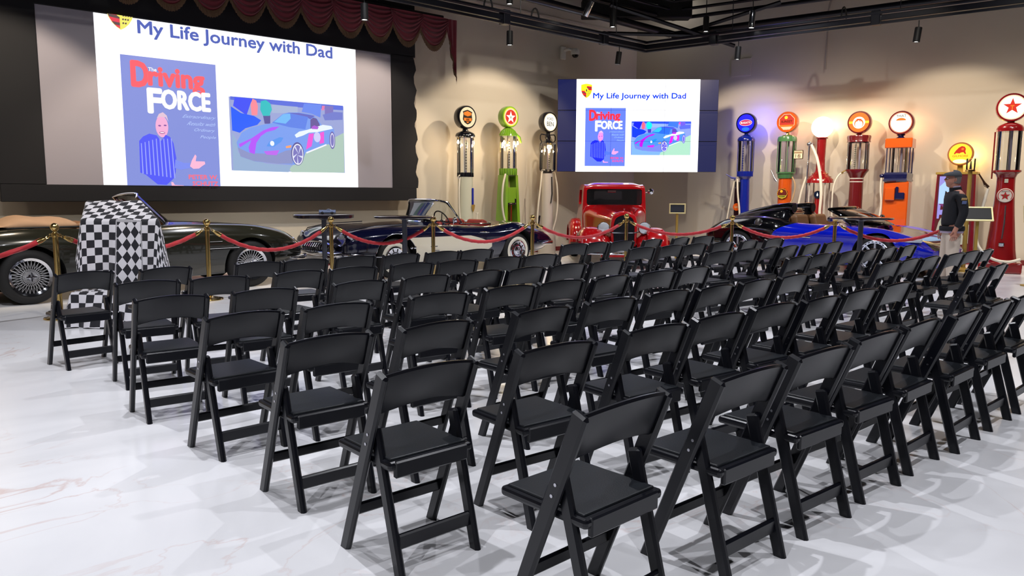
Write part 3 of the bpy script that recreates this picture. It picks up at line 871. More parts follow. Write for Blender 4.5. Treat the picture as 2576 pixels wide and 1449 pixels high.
def chair_meshes():
    t = thing('folding_chair', 'x', 'chair')
    for s in (-1, 1):
        member(s*0.207, 0.305, -0.02, 0.0, CH+0.004, 0.027, 0.062, 0.009, True).build('upright', M_BLACK, t)
        member(s*0.176, -0.047, -0.02, 0.108, 0.545, 0.029, 0.053, 0.009, True, s*0.180).build('rear_leg', M_BLACK, t)
        for z in (0.515, 0.475):
            yy = upy(z)
            MB().cyl((s*0.218, yy-0.004, z), (s*0.2225, yy-0.004, z), 0.006, 8).build('hinge_bolt', M_STEEL, t)
    MB().box((0, 0.185, 0.407), (0.386, 0.385, 0.034), 0, 0.012, seg=2).box((0, 0.0, 0.392), (0.335, 0.022, 0.064), 0, 0.006).build('seat_frame', M_BLACK, t)
    MB().box((0, 0.187, 0.4255), (0.352, 0.345, 0.013), 0, 0.006, seg=2).build('seat_pad', M_PAD, t)
    # curved back panel
    vs, fs = [], []
    NX = 10
    for i in range(NX+1):
        u = -1+2*i/NX
        x = u*0.197
        arch = 0.022*(1-u*u)
        bow = -0.022*(1-u*u)
        for z, dy in ((0.592+arch*1.5, -0.009), (0.598+arch*1.5, -0.013), (0.742+arch, -0.013), (0.752+arch, -0.006), (0.752+arch, 0.003), (0.742+arch, 0.009), (0.598+arch*1.5, 0.009), (0.592+arch*1.5, 0.003)):
            vs.append((x, upy(z)+bow+dy, z))
    for i in range(NX):
        for k in range(8):
            k2 = (k+1) % 8
            fs.append((i*8+k, i*8+k2, (i+1)*8+k2, (i+1)*8+k))
    fs += [tuple(range(8))[::-1], tuple(NX*8+k for k in range(8))]
    MB().add(vs, fs, 0, True).build('backrest', M_BLACK, t, sharp=0.5)
    MB().box((0, upy(0.175), 0.175), (0.40, 0.020, 0.046), 0, 0.006).build('front_stretcher', M_BLACK, t)
    MB().box((0, -0.047+0.155*0.118/0.535, 0.118), (0.335, 0.022, 0.058), 0, 0.006).build('rear_stretcher', M_BLACK, t)
    return t
ORD = ['first', 'second', 'third', 'fourth', 'fifth', 'sixth', 'seventh', 'eighth']
ROWN = ['backmost row', 'second row from the back', 'third row from the back', 'middle row of the seven', 'third row from the ropes', 'second row from the ropes', 'front row by the ropes']
# x of every chair (measured), y of the row, for the near block and the block beyond the aisle
ROWS = [(1.505, [(1.80, 2), (2.472, -1), (3.037, -3), (3.583, -3), (4.118, 1), (4.655, 2), (5.237, 0), (5.79, 2)], []),
        (2.30, [(1.615, 0), (2.258, -4), (2.955, -6), (3.505, -4), (4.079, -5), (4.585, -1), (5.14, -4), (5.75, -3)], [(7.506, 2), (8.10, 4)]),
        (3.07, [(1.606, -1), (2.181, 1), (2.92, 1), (3.505, -4), (4.089, -3), (4.585, 0), (5.13, 0), (5.695, -1)], [(7.506, -3), (8.03, -1), (8.53, 0), (9.2, -5), (9.76, -4), (10.24, 4)]),
        (3.95, [(1.577, 3), (2.112, -3), (2.843, -7), (3.456, -7), (3.962, -6), (4.478, 4), (5.072, -6), (5.598, 0)], [(7.418, -1), (7.954, -4), (8.55, 0), (9.08, 4), (9.66, 5), (10.22, 2)]),
        (4.87, [(1.489, -5), (2.074, -5), (2.794, 0), (3.388, -2), (3.972, 5), (4.42, 2), (4.946, -4), (5.49, -5)], [(7.379, -6), (7.97, -6), (8.45, 5), (8.90, 4), (9.50, 2), (10.09, -2)]),
        (5.81, [(1.616, -6), (2.122, -8), (2.775, 3), (3.281, -8), (3.894, -7), (4.39, -8), (4.984, -7), (5.50, -8)], [(7.184, -6), (7.778, -4), (8.255, -6), (8.859, -4), (9.55, 5), (10.2, -5)]),
        (6.79, [(1.421, 8), (2.035, 8), (2.85, -7), (3.32, -8), (3.865, -8), (4.39, -2), (4.936, -5), (5.42, -8)], [(7.04, -8), (7.477, -3), (7.97, -6), (8.61, 6), (9.30, 7), (9.86, -8)])]
chair0 = chair_meshes()
first = True
def put_chair(x, y, ang, label):
    global first
    if first:
        r = chair0
        first = False
    else:
        r = chair0.copy()
        COL.objects.link(r)
        for ch in chair0.children:
            c = ch.copy()
            COL.objects.link(c)
            c.parent = r
    r.location = (x, y, 0)
    r.rotation_euler = (0, 0, math.radians(ang))
    r['label'] = label
    r['category'] = 'chair'
    r['group'] = 'black folding chairs in seven rows'
for ri, (y, near, far) in enumerate(ROWS):
    for i, (x, a) in enumerate(near):
        put_chair(x, y-0.01*((i*3) % 4), a*0.8, 'black folding chair, %s seat from the open floor in the %s' % (ORD[i], ROWN[ri]))
    for i, (x, a) in enumerate(far):
        put_chair(x, y+0.01*((i*5) % 3), a*0.8, 'black folding chair, %s past the aisle in the %s' % (ORD[i], ROWN[ri]))

# ================================================================== brass stanchions and velvet ropes
POSTS = [(1.74, 9.58), (3.55, 10.06), (5.32, 10.05), (6.70, 9.45), (8.42, 9.10), (10.33, 8.74), (11.15, 7.15), (12.13, 5.87), (13.05, 4.42)]
PLBL = ['brass rope post beside the checkered cloth', 'brass rope post in front of the dark green convertible door', 'brass rope post by the table with the model car', 'brass rope post before the cream side cove of the navy convertible',
        'brass rope post at the tail of the navy convertible', 'brass rope post in front of the red pickup grille', 'brass rope post before the rear wheel of the blue and black car',
        'brass rope post under the edge of the dark table by the blue car', 'brass rope post behind the man in the cap']
def stanchion(x, y, label):
    t = thing('rope_stanchion', label, 'stanchion', (x, y, 0), group='brass stanchions along the rope line')
    MB().lathe([(0.0, 0), (0.165, 0), (0.17, 0.008), (0.165, 0.02), (0.10, 0.034), (0.045, 0.046), (0.03, 0.06), (0.0, 0.06)], 28).build('base', M_BRASS, t)
    MB().lathe([(0.029, 0.05), (0.029, 0.955)], 18).build('pole', M_BRASS, t)
    MB().lathe([(0.026, 0.90), (0.034, 0.905), (0.036, 0.925), (0.034, 0.945), (0.026, 0.95), (0.018, 0.965), (0.02, 0.975), (0.0, 0.978)], 18).build('collar', M_BRASS, t)
    MB().sphere((0, 0, 1.012), 0.047, 0, 18).build('ball_top', M_BRASS, t)
    for k in range(4):
        a = PI/4+k*PI/2
        MB().tube([(0.036*math.cos(a)+0.016*math.cos(a)*(1-math.cos(b)), 0.036*math.sin(a)+0.016*math.sin(a)*(1-math.cos(b)), 0.925+0.016*math.sin(b)) for b in [2*PI*j/10 for j in range(10)]], 0.004, 5, closed=True).build('ring', M_BRASS, t)
for (x, y), l in zip(POSTS, PLBL):
    stanchion(x, y, l)
M_ROPE = mat('red_rope', (0.72, 0.10, 0.15), 0.65, noise=0.12, nscale=40)
M_ROPE.node_tree.nodes['Principled BSDF'].inputs['Sheen Weight'].default_value = 0.4
RL = ['red twisted rope running off past the dark green car wheel', 'red rope hanging behind the checkered cloth', 'red rope sagging before the front wheel of the dark green convertible', 'red rope sagging before the navy convertible headlights',
      'red rope sagging across the cream side cove', 'red rope between the navy convertible tail and the pickup grille', 'red rope between the pickup and the blue and black car', 'red rope sagging along the blue car door', 'red rope sagging before the blue front fender, ending behind the man']
ends = [(-0.25, 9.15)] + POSTS
SAG = [0.24, 0.22, 0.30, 0.26, 0.27, 0.25, 0.20, 0.22, 0.24]
for i in range(9):
    a, b = Vector((*ends[i], 0.915)), Vector((*ends[i+1], 0.915))
    d = (b-a); d.z = 0
    L = d.length; d.normalize()
    a2, b2 = a + d*0.06, b - d*0.06
    if i == 0:
        stanchion(a.x, a.y, 'brass rope post at the far open end beyond the dark green car')
    t = thing('velvet_rope', RL[i], 'rope', (a2+b2)/2, group='red ropes between the brass posts')
    pts = []
    n = 44
    for k in range(n+1):
        s = k/n
        p = a2.lerp(b2, s)
        p.z -= SAG[i]*(1-(2*s-1)**2)
        pts.append(p-t.location)
    i0, i1 = 2, n-2
    MB().tube(pts[i0:i1+1], 0.026, 12, twist=38.0, lobes=3, amp=0.16).build('cord', M_ROPE, t)
    for q0, q1, q2 in ((pts[0], pts[i0], pts[i0+1]), (pts[n], pts[i1], pts[i1-1])):
        m = MB()
        m.tube([q0.lerp(q1, 0.45), q1, q2], [0.018, 0.029, 0.029], 12)
        up = Vector((0, 0, 0.012))
        m.tube([q0.lerp(q1, 0.5)+up*0.4, q0.lerp(q1, 0.2)+up, q0-up*0.2, q0.lerp(q1, 0.1)-up*1.2, q0.lerp(q1, 0.5)-up*0.4], 0.006, 6)
        m.build('snap_hook', M_BRASS, t)

# ================================================================== tall tables
M_TTOP = mat('dark_laminate', (0.13, 0.11, 0.14), 0.12, coat=0.6, noise=0.1, nscale=6)
M_TPOLE = mat('grey_pole', (0.30, 0.31, 0.35), 0.4, 0.5)
def hightable(x, y, z, d, th, label):
    t = thing('cocktail_table', label, 'table', (x, y, 0), group='tall round tables along the ropes')
    MB().lathe([(0.0, z-th), (d/2-0.012, z-th), (d/2, z-th+0.008), (d/2, z-0.008), (d/2-0.01, z), (0.0, z)], 56).build('table_top', M_TTOP, t)
    MB().lathe([(0.038, 0.02), (0.038, z-th-0.03), (0.09, z-th-0.012), (0.11, z-th)], 20).build('pole', M_TPOLE, t)
    MB().lathe([(0.0, 0), (0.27, 0), (0.27, 0.012), (0.09, 0.035), (0.045, 0.05)], 36).build('base', M_TPOLE, t)
    return t
hightable(5.47, 10.55, 1.075, 0.90, 0.055, 'tall round dark table with a small model car on it')
hightable(6.30, 9.62, 1.06, 0.90, 0.03, 'tall round table with thin dark top before the navy convertible windscreen')
hightable(11.86, 5.33, 1.055, 0.92, 0.03, 'tall round glossy table in front of the blue and black car cockpit')

# ================================================================== checkered cloths
def checker_material():
    m = bpy.data.materials.new('checkered_fabric')
    m.use_nodes = True
    nt = m.node_tree
    b = nt.nodes['Principled BSDF']
    uv = nt.nodes.new('ShaderNodeUVMap'); uv.uv_map = 'cloth'
    ck = nt.nodes.new('ShaderNodeTexChecker')
    ck.inputs['Scale'].default_value = 1.0
    ck.inputs['Color1'].default_value = (*lin((0.87, 0.86, 0.88)), 1)
    ck.inputs['Color2'].default_value = (*lin((0.055, 0.055, 0.10)), 1)
    nt.links.new(uv.outputs[0], ck.inputs['Vector'])
    nt.links.new(ck.outputs['Color'], b.inputs['Base Color'])
    b.inputs['Roughness'].default_value = 0.7
    b.inputs['Sheen Weight'].default_value = 0.2
    return m
M_CHK = checker_material()
def drape(name, corners, drop, flare, fold_n, fold_a, sq, rot, label, seed, zmin=0.006, bias=None):
    """a cloth laid over four corners (front a, front b, back b, back a; z may differ) and hanging down from their edges"""
    C = [Vector(c) for c in corners]
    N = 240
    per = []
    for e in range(4):
        a, b = C[e], C[(e+1) % 4]
        for k in range(N//4):
            per.append(a.lerp(b, k/(N/4)))
    ctr = sum(C, Vector())/4
    # round the outline
    for _ in range(3):
        per = [(per[i-1]+per[i]*2+per[(i+1) % N])/4 for i in range(N)]
    vs, uvs, fs = [], [], []
    rows = []
    NS, NH = 8, 30
    rng = random.Random(seed)
    ph = [rng.random()*6.28 for _ in range(4)]
    ca, sa = math.cos(rot), math.sin(rot)
    def put(p, q, dia=None):
        vs.append(tuple(p))
        X, Y = (q.x*ca-q.y*sa)/sq, (q.x*sa+q.y*ca)/sq
        if dia is not None:
            # a fold that shows the cloth on the bias
            X, Y = dia[0]*0.95/sq+dia[1]*0.62/sq, dia[0]*0.95/sq-dia[1]*0.62/sq
        uvs.append((X+50.0, Y+50.0))
    for j in range(1, NS+1):
        for i in range(N):
            p = ctr.lerp(per[i], j/NS)
            p = p + Vector((0, 0, 0.006*math.sin(i*0.2+j)))
            put(p, per[i].lerp(ctr, 1-j/NS).xy.to_3d())
    for j in range(1, NH+1):
        s = j/NH
        for i in range(N):
            t = (per[(i+1) % N]-per[i-1]); t.z = 0; t.normalize()
            nrm = Vector((t.y, -t.x, 0))
            if nrm.dot(per[i]-ctr) < 0:
                nrm = -nrm
            u = i/N
            dr = drop(u)
            wv = math.sin(2*PI*fold_n*u+ph[0]) + 0.5*math.sin(2*PI*(fold_n*1.9)*u+ph[1])
            out = flare*s + fold_a*wv*(s**0.8)
            p = per[i] + nrm*max(0.004, 0.012+out) - Vector((0, 0, dr*s + 0.015*s*math.sin(ph[2]+9*u*PI)))
            p.z = max(p.z, zmin + 0.004*(1+math.sin(i*0.4)))
            put(p, per[i].xy.to_3d() + nrm*(dr*s) + t*(fold_a*0.8*math.cos(2*PI*fold_n*u+ph[0])*s), (u*4*0.82, dr*s) if bias and bias[0] < u < bias[1] else None)
    c0 = len(vs)
    put(ctr, ctr.xy.to_3d())
    for i in range(N):
        fs.append((c0, i, (i+1) % N))
    for j in range(NS+NH-1):
        for i in range(N):
            k = (i+1) % N
            fs.append((j*N+i, (j+1)*N+i, (j+1)*N+k, j*N+k))
    q = MB(); q.add(vs, fs, 0, True)
    o = q.build(name, M_CHK, sharp=3.0)
    ul = o.data.uv_layers.new(name='cloth')
    for lp in o.data.loops:
        ul.data[lp.index].uv = uvs[lp.vertex_index]
    md = o.modifiers.new('solid', 'SOLIDIFY'); md.thickness = 0.004; md.offset = -1
    return tag(o, label, 'cloth')
up = [(1.93, 9.20, 1.105), (2.55, 8.66, 1.105), (2.56, 9.30, 1.30), (2.10, 9.70, 1.30)]
def drop_up(u):
    # longest at one fold of the front, shorter on the sides, to the floor at the back
    f = 0.60 + 0.30*math.exp(-((u-0.155)/0.030)**2) - 0.05*math.sin(u*40)
    if u > 0.25:
        f = 0.55+0.08*math.sin(u*30)
    if 0.52 < u < 0.74:
        f = 1.24
    return f
drape('checkered_cloth', up, drop_up, 0.06, 8, 0.030, 0.083, 0.72, 'black and white checkered cloth draped over the tall sloping stand by the ropes', 3, bias=(0.115, 0.195))
lo = [(1.72, 8.89, 0.36), (2.24, 8.45, 0.36), (2.42, 8.67, 0.37), (1.90, 9.11, 0.37)]
drape('checkered_cloth', lo, lambda u: 0.37, 0.09, 7, 0.03, 0.083, 0.72, 'checkered cloth heaped over the low box on the floor behind the front chairs', 9)
st = thing('display_stand', 'tall sloping stand hidden under the checkered cloth', 'stand', (2.28, 9.22, 0))
MB().box((0, 0.0, 0.02), (0.5, 0.4, 0.04), 0, 0.008, -0.72).build('base', M_DARK, st)
MB().box((0, 0.05, 0.6), (0.08, 0.08, 1.14), 0, 0.005, -0.72).build('post', M_DARK, st)
bx = MB().box((0, 0, 0.165), (0.62, 0.25, 0.33), 0, 0.01, -0.70).build('storage_box', M_DARK, None, (2.07, 8.78, 0))
tag(bx, 'low black box hidden under the smaller heap of checkered cloth', 'box')

# ================================================================== cars
def cr(p0, p1, p2, p3, t):
    return 0.5*((2*p1) + (-p0+p2)*t + (2*p0-5*p1+4*p2-p3)*t*t + (-p0+3*p1-3*p2+p3)*t**3)
def spline(keys, n, cen=True):
    """Catmull-Rom through a list of equal-length tuples, n samples per span"""
    out = []
    K = len(keys)
    for i in range(K-1):
        a, b, c, d = keys[max(i-1, 0)], keys[i], keys[i+1], keys[min(i+2, K-1)]
        for k in range(n):
            t = k/n
            out.append(tuple(cr(a[j], b[j], c[j], d[j], t) for j in range(len(b))))
    out.append(tuple(keys[-1]))
    return out
def car_body(stations, nlen=7, nprof=3):
    """stations: x, zc, zm, zs, ws, w, zw, wb, zb  (front to back) -> closed loft"""
    S_ = spline(stations, nlen)
    rings = []
    for x, zc, zm, zs, ws, w, zw, wb, zb in S_:
        half = [(0.0, zc), (ws*0.33, zc*0.75+zm*0.25), (ws*0.62, zm), (ws*0.83, zs-0.006), (ws*0.97, zs-0.030), (w*0.985, (zs+zw)/2), (w, zw), (w*0.985, (zw*0.55+zb*0.45)), (wb, zb+0.05), (wb*0.86, zb), (0.0, zb)]
        hp = spline(half, nprof)
        ring = [(x, y, z) for y, z in hp] + [(x, -y, z) for y, z in hp[-2:0:-1]]
        rings.append(ring)
    n = len(rings[0])
    vs = [v for r in rings for v in r]
    fs = []
    for i in range(len(rings)-1):
        for k in range(n):
            k2 = (k+1) % n
            fs.append((i*n+k, (i+1)*n+k, (i+1)*n+k2, i*n+k2))
    fs.append(tuple(range(n)))
    fs.append(tuple((len(rings)-1)*n+k for k in range(n))[::-1])
    q = MB()
    # front to back runs along -x, so flip to keep the normals outwards
    q.add(vs, [f[::-1] for f in fs], 0, True)
    return q
def cutter(q, m):
    o = q.build('cutter', m)
    return o
M_WELL = mat('wheel_well', (0.03, 0.03, 0.035), 0.8, noise=0.1)
def wheel_wells(wb, r, w, z, depth=0.34, dx=0.0):
    out = []
    for x in (wb/2+dx, -wb/2+dx):
        for s in (1, -1):
            q = MB().tube([(x, s*(w-depth), z), (x, s*(w+0.3), z)], r, 36, 0)
            out.append(cutter(q, M_WELL))
    return out
def paint(name, col, rough=0.16, metal=0.0, coat=1.0, flake=0.05):
    return mat(name, col, rough, metal, coat, noise=flake, nscale=300)
def two_tone(name, base, second, mid=None):
    """paint with a second colour where the mesh attribute 'tone' is above zero"""
    m = bpy.data.materials.new(name)
    m.use_nodes = True
    nt = m.node_tree
    b = nt.nodes['Principled BSDF']
    at = nt.nodes.new('ShaderNodeAttribute'); at.attribute_name = 'tone'
    gt = nt.nodes.new('ShaderNodeMath'); gt.operation = 'GREATER_THAN'; gt.inputs[1].default_value = 0.0
    mx = nt.nodes.new('ShaderNodeMix'); mx.data_type = 'RGBA'
    mx.inputs['A'].default_value = (*lin(base), 1); mx.inputs['B'].default_value = (*lin(second), 1)
    nt.links.new(at.outputs['Fac'], gt.inputs[0]); nt.links.new(gt.outputs[0], mx.inputs['Factor'])
    nt.links.new(mx.outputs['Result'], b.inputs['Base Color'])
    b.inputs['Roughness'].default_value = 0.14
    b.inputs['Coat Weight'].default_value = 1.0
    b.inputs['Coat Roughness'].default_value = 0.03
    return m
def tone(o, fn):
    me = o.data
    a = me.attributes.new('tone', 'FLOAT', 'POINT')
    a.data.foreach_set('value', [fn(*v.co) for v in me.vertices])
def bodypart(stations, mats, car, wells, extra=(), nlen=7, nprof=3):
    o = car_body(stations, nlen, nprof).build('body', mats, None)
    boolean(o, list(wells)+list(extra))
    o.parent = car
    return o
def wheel(car, x, y, s, r, w, kind, rimr, name='wheel'):
    """tyre with rim and spokes; s = +1 outer face towards +y"""
    T = Matrix.Translation((x, y, r)) @ Matrix.Rotation(-s*PI/2, 4, 'X')      # local z -> outwards
    tyre = [(rimr-0.005, -w/2+0.01), (rimr+0.03, -w/2), (r-0.05, -w/2), (r-0.012, -w/2+0.025), (r, -w/2+0.05), (r, w/2-0.05), (r-0.012, w/2-0.025), (r-0.05, w/2), (rimr+0.03, w/2), (rimr-0.005, w/2-0.01)]
    o = MB().lathe(tyre, 40, 0, None, True, False).build(name, M_RUBBER, car)
    o.matrix_local = T
    zf = w/2
    if kind == 'white':
        MB().lathe([(rimr, zf-0.004), (rimr+0.01, zf+0.003), (rimr+0.055, zf+0.003), (rimr+0.062, zf-0.002)], 40, 0, None, True, False).build('whitewall', M_WHITEW, o)
        MB().lathe([(0.0, zf+0.010), (0.03, zf+0.012), (0.045, zf+0.004), (0.075, zf-0.004), (0.085, zf+0.008), (rimr*0.78, zf+0.002), (rimr*0.86, zf+0.012), (rimr*0.97, zf+0.006), (rimr, zf-0.005)], 40, 0, None, True, False).build('hubcap', M_CHROME, o)
        q = MB()
        for k in range(10):
            a = 2*PI*k/10
            q.box((0, 0, 0), (0.052, 0.018, 0.008), 0, 0.002, 0, Matrix.Rotation(a, 4, 'Z') @ Matrix.Translation((rimr*0.66, 0, zf+0.006)))
        q.build('hubcap_vent', M_DARK, o, kind='stuff')
        q = MB()
        for k in range(2):
            q.tube([(-0.055*math.cos(k*PI/2), -0.055*math.sin(k*PI/2), zf+0.02), (0.055*math.cos(k*PI/2), 0.055*math.sin(k*PI/2), zf+0.02)], 0.009, 6)
        q.sphere((0, 0, zf+0.022), 0.02, 0, 10)
        q.build('spinner', M_CHROME, o)
    elif kind == 'wire':
        MB().lathe([(rimr-0.035, zf-0.07), (rimr-0.03, zf-0.02), (rimr-0.012, zf-0.008), (rimr+0.004, zf+0.004), (rimr+0.006, zf-0.004)], 44, 0, None, True, False).build('rim', M_CHROME, o)
        MB().lathe([(0.0, zf+0.035), (0.02, zf+0.034), (0.032, zf+0.02), (0.045, zf+0.005), (0.05, zf-0.05), (0.0, zf-0.05)], 20).build('hub', M_CHROME, o)
        q = MB()
        n = 30
        for k in range(n):
            a = 2*PI*k/n
            for tw, r0, z0, r1, z1 in ((0.32, 0.046, zf-0.0, rimr-0.02, zf-0.018), (-0.32, 0.048, zf-0.035, rimr-0.03, zf-0.045)):
                q.tube([(r0*math.cos(a+tw*1.6), r0*math.sin(a+tw*1.6), z0), (r1*math.cos(a), r1*math.sin(a), z1)], 0.0036, 4, 0, False, None, False)
        q.build('wire_spokes', mat('spoke_silver', (0.78, 0.78, 0.80), 0.3, 0.5), o, kind='stuff')
        q = MB()
        for k in range(2):
            q.box((0, 0, zf+0.03), (0.12, 0.022, 0.018), 0, 0.006, k*PI/2)
        q.build('knock_off', M_CHROME, o)
        MB().lathe([(0.0, zf-0.085), (rimr-0.03, zf-0.085)], 30, 0, None, True, False).build('brake_drum', M_WELL, o)
    elif kind == 'alloy':
        SIL = mat('silver_alloy', (0.80, 0.82, 0.88), 0.25, 0.85)
        MB().lathe([(rimr-0.045, zf-0.06), (rimr-0.045, zf-0.012), (rimr-0.03, zf-0.002), (rimr-0.005, zf+0.004), (rimr+0.004, zf-0.004)], 48, 0, None, True, False).build('rim', SIL, o)
        q = MB()
        for k in range(24):
            a = 2*PI*(k+0.5)/24
            q.box((0, 0, 0), (0.016, 0.030, 0.006), 0, 0.002, 0, Matrix.Rotation(a, 4, 'Z') @ Matrix.Translation((rimr-0.022, 0, zf+0.001)))
        q.build('rim_slot', M_DARK, o, kind='stuff')
        for k in range(8):
            a = 2*PI*k/8
            q = MB().box((0, 0, 0), (rimr-0.10, 0.040, 0.03), 0, 0.008, 0, Matrix.Rotation(a, 4, 'Z') @ Matrix.Translation((0.055+(rimr-0.09)/2, 0, zf-0.03)))
            q.build('spoke', SIL, o)
        MB().lathe([(0.0, zf+0.012), (0.03, zf+0.010), (0.07, zf-0.012), (0.075, zf-0.05)], 28, 0, None, True, False).build('hub', M_CHROME, o)
        MB().lathe([(0.0, zf-0.09), (rimr-0.06, zf-0.085)], 30, 0, None, True, False).build('brake_disc', mat('brake_steel', (0.25, 0.25, 0.27), 0.4, 0.8), o)
    else:
        RD = MATS.get('truck_red')
        MB().lathe([(rimr-0.03, zf-0.03), (rimr-0.01, zf), (rimr+0.004, zf+0.003)], 36, 0, None, True, False).build('rim', M_CHROME, o)
        MB().lathe([(0.0, zf+0.03), (0.05, zf+0.025), (0.09, zf), (0.12, zf-0.01), (rimr-0.02, zf-0.02)], 30, 0, None, True, False).build('wheel_disc', RD or M_CHROME, o)
    return o
def four_wheels(car, wb, tr, r, w, kind, rimr, dx=0.0):
    for x in (wb/2, -wb/2):
        for s in (1, -1):
            wheel(car, x+dx, s*tr, s, r, w, kind, rimr)
def glass_frame(car, top, base, thick=0.012, gname='windscreen', fname='windscreen_frame', rt=0.014):
    """curved windscreen between two polylines of equal length with a chrome tube around it"""
    n = len(top)
    q = MB(); vs = []
    NZ = 6
    for j in range(NZ+1):
        for i in range(n):
            vs.append(Vector(base[i]).lerp(Vector(top[i]), j/NZ))
    q.add(vs, [(j*n+i, j*n+i+1, (j+1)*n+i+1, (j+1)*n+i) for j in range(NZ) for i in range(n-1)], 0, True)
    g = q.build(gname, M_GLASS, car)
    g.modifiers.new('s', 'SOLIDIFY').thickness = 0.005
    loop = list(base) + list(top)[::-1]
    MB().tube([tuple(p) for p in loop], rt, 8, 0, True).build(fname, M_CHROME, car)
def seat(car, x, y, w, z0, col, h=0.42):
    q = MB()
    q.box((x+0.10, y, z0+0.08), (0.50, w, 0.16), 0, 0.05, seg=3)
    q.box((x-0.17, y, z0+0.30), (0.16, w, h), 0, 0.06, 0, Matrix.Translation((x-0.17, y, z0+0.3)) @ Matrix.Rotation(-0.25, 4, 'Y') @ Matrix.Translation((-x+0.17, -y, -z0-0.3)), seg=3)
    q.build('seat', col, car)
def steering(car, x, y, z, r, col, tilt=0.45):
    M = Matrix.Translation((x, y, z)) @ Matrix.Rotation(-(PI/2-tilt), 4, 'Y')
    q = MB().tube([(r*math.cos(2*PI*k/28), r*math.sin(2*PI*k/28), 0) for k in range(28)], 0.012, 8, 0, True, M)
    for k in range(3):
        a = 2*PI*k/3+PI/6
        q.tube([(0, 0, -0.01), (r*math.cos(a), r*math.sin(a), 0)], 0.008, 6, 0, False, M)
    q.sphere((0, 0, -0.01), 0.035, 0, 10, M)
    q.build('steering_wheel', col, car)
def lampset(car, name, x, y, z, r, yaw=0.0, bucket=None, length=0.08):
    M = Matrix.Translation((x, y, z)) @ Matrix.Rotation(yaw, 4, 'Z') @ Matrix.Rotation(PI/2, 4, 'Y')
    o = MB().lathe([(r*0.3, -length), (r*0.8, -length*0.7), (r, -0.01), (r+0.008, 0.0), (r, 0.012), (r*0.9, 0.010)], 24, 0, M, True, False).build(name, bucket or M_CHROME, car)
    MB().lathe([(0.0, 0.03), (r*0.5, 0.026), (r*0.9, 0.010)], 24, 0, M, True, False).build('lens', mat('lamp_glass', (0.80, 0.83, 0.86), 0.08, 0.35), o)
    return o

# ---- dark green convertible: nose along +x
car = thing('convertible_car', 'dark green classic convertible with wire wheels and folded tan hood below the projection screen', 'car', (3.10, 11.84, 0), math.radians(1.2))
GREEN = paint('dark_olive_paint', (0.135, 0.135, 0.105))
WB = 2.83
ST = [(2.36, 0.60, 0.59, 0.57, 0.42, 0.52, 0.50, 0.42, 0.38), (2.28, 0.70, 0.69, 0.68, 0.55, 0.66, 0.53, 0.56, 0.31), (2.05, 0.82, 0.82, 0.81, 0.66, 0.77, 0.56, 0.66, 0.27), (1.75, 0.885, 0.89, 0.885, 0.71, 0.82, 0.58, 0.72, 0.24),
      (1.43, 0.925, 0.93, 0.93, 0.74, 0.84, 0.60, 0.76, 0.22), (0.9, 0.965, 0.965, 0.955, 0.75, 0.845, 0.60, 0.77, 0.21), (0.45, 0.985, 0.98, 0.96, 0.75, 0.85, 0.60, 0.77, 0.20), (0.0, 0.975, 0.97, 0.95, 0.75, 0.85, 0.60, 0.77, 0.20),
      (-0.6, 0.955, 0.95, 0.935, 0.75, 0.85, 0.60, 0.77, 0.20), (-1.1, 0.955, 0.955, 0.94, 0.76, 0.86, 0.60, 0.77, 0.21), (-1.45, 0.96, 0.96, 0.945, 0.76, 0.86, 0.60, 0.76, 0.23), (-1.9, 0.92, 0.92, 0.90, 0.73, 0.83, 0.58, 0.72, 0.27), (-2.3, 0.80, 0.80, 0.78, 0.64, 0.75, 0.55, 0.64, 0.32), (-2.48, 0.66, 0.66, 0.65, 0.55, 0.66, 0.52, 0.55, 0.38)]
TAN = mat('tan_hood_cloth', (0.70, 0.56, 0.44), 0.85, noise=0.1, nscale=9, bump=0.1)
TANL = mat('tan_leather', (0.50, 0.34, 0.20), 0.5, noise=0.1)
cut = cutter(MB().box((-0.32, 0, 0.95), (1.25, 1.28, 0.95), 0, 0.12, seg=4), TANL)
bodypart(ST, [GREEN], car, wheel_wells(WB, 0.395, 0.86, 0.345), [cut])
four_wheels(car, WB, 0.735, 0.345, 0.20, 'wire', 0.232)
base, top = [], []
for i in range(13):
    u = -1+2*i/12
    base.append((0.50-0.24*u*u, 0.66*u, 0.975-0.02*u*u))
    top.append((0.06-0.12*u*u, 0.55*u, 1.375-0.05*abs(u)**3))
glass_frame(car, top, base, rt=0.016)
# folded hood: soft bulging roll behind the seats
vs, fs = [], []
NX, NP = 22, 20
for i in range(NX+1):
    t = i/NX
    x = -0.83-0.92*t
    hw = 0.66 - 0.05*t
    hh = 0.11*math.sin(PI*min(1, t*1.05+0.05))**0.5 + 0.018*math.sin(t*13)
    for k in range(NP):
        a = 2*PI*k/NP
        vs.append((x, hw*math.copysign(abs(math.cos(a))**0.6, math.cos(a)), 0.965 + hh*math.copysign(abs(math.sin(a))**0.75, math.sin(a))+0.008*math.sin(3*a+t*9)))
for i in range(NX):
    for k in range(NP):
        k2 = (k+1) % NP
        fs.append((i*NP+k, i*NP+k2, (i+1)*NP+k2, (i+1)*NP+k))
fs += [tuple(range(NP))[::-1], tuple(NX*NP+k for k in range(NP))]
MB().add(vs, fs, 0, True).build('folded_hood', TAN, car, sharp=2)
MB().tube([(-0.80, 0.68, 0.95), (-1.3, 0.70, 0.95), (-1.80, 0.52, 0.935), (-1.86, 0.0, 0.935), (-1.80, -0.52, 0.935), (-1.3, -0.70, 0.95), (-0.80, -0.68, 0.95)], 0.012, 8).build('hood_bead', M_DARK, car)
for y in (0.33, -0.33):
    seat(car, -0.55, y, 0.46, 0.50, TANL)
steering(car, 0.02, -0.33, 0.98, 0.19, M_DARK)
q = MB().box((1.0, -0.853, 0.60), (0.42, 0.014, 0.05), 0, 0.006)
q.build('side_vent', M_DARK, car)
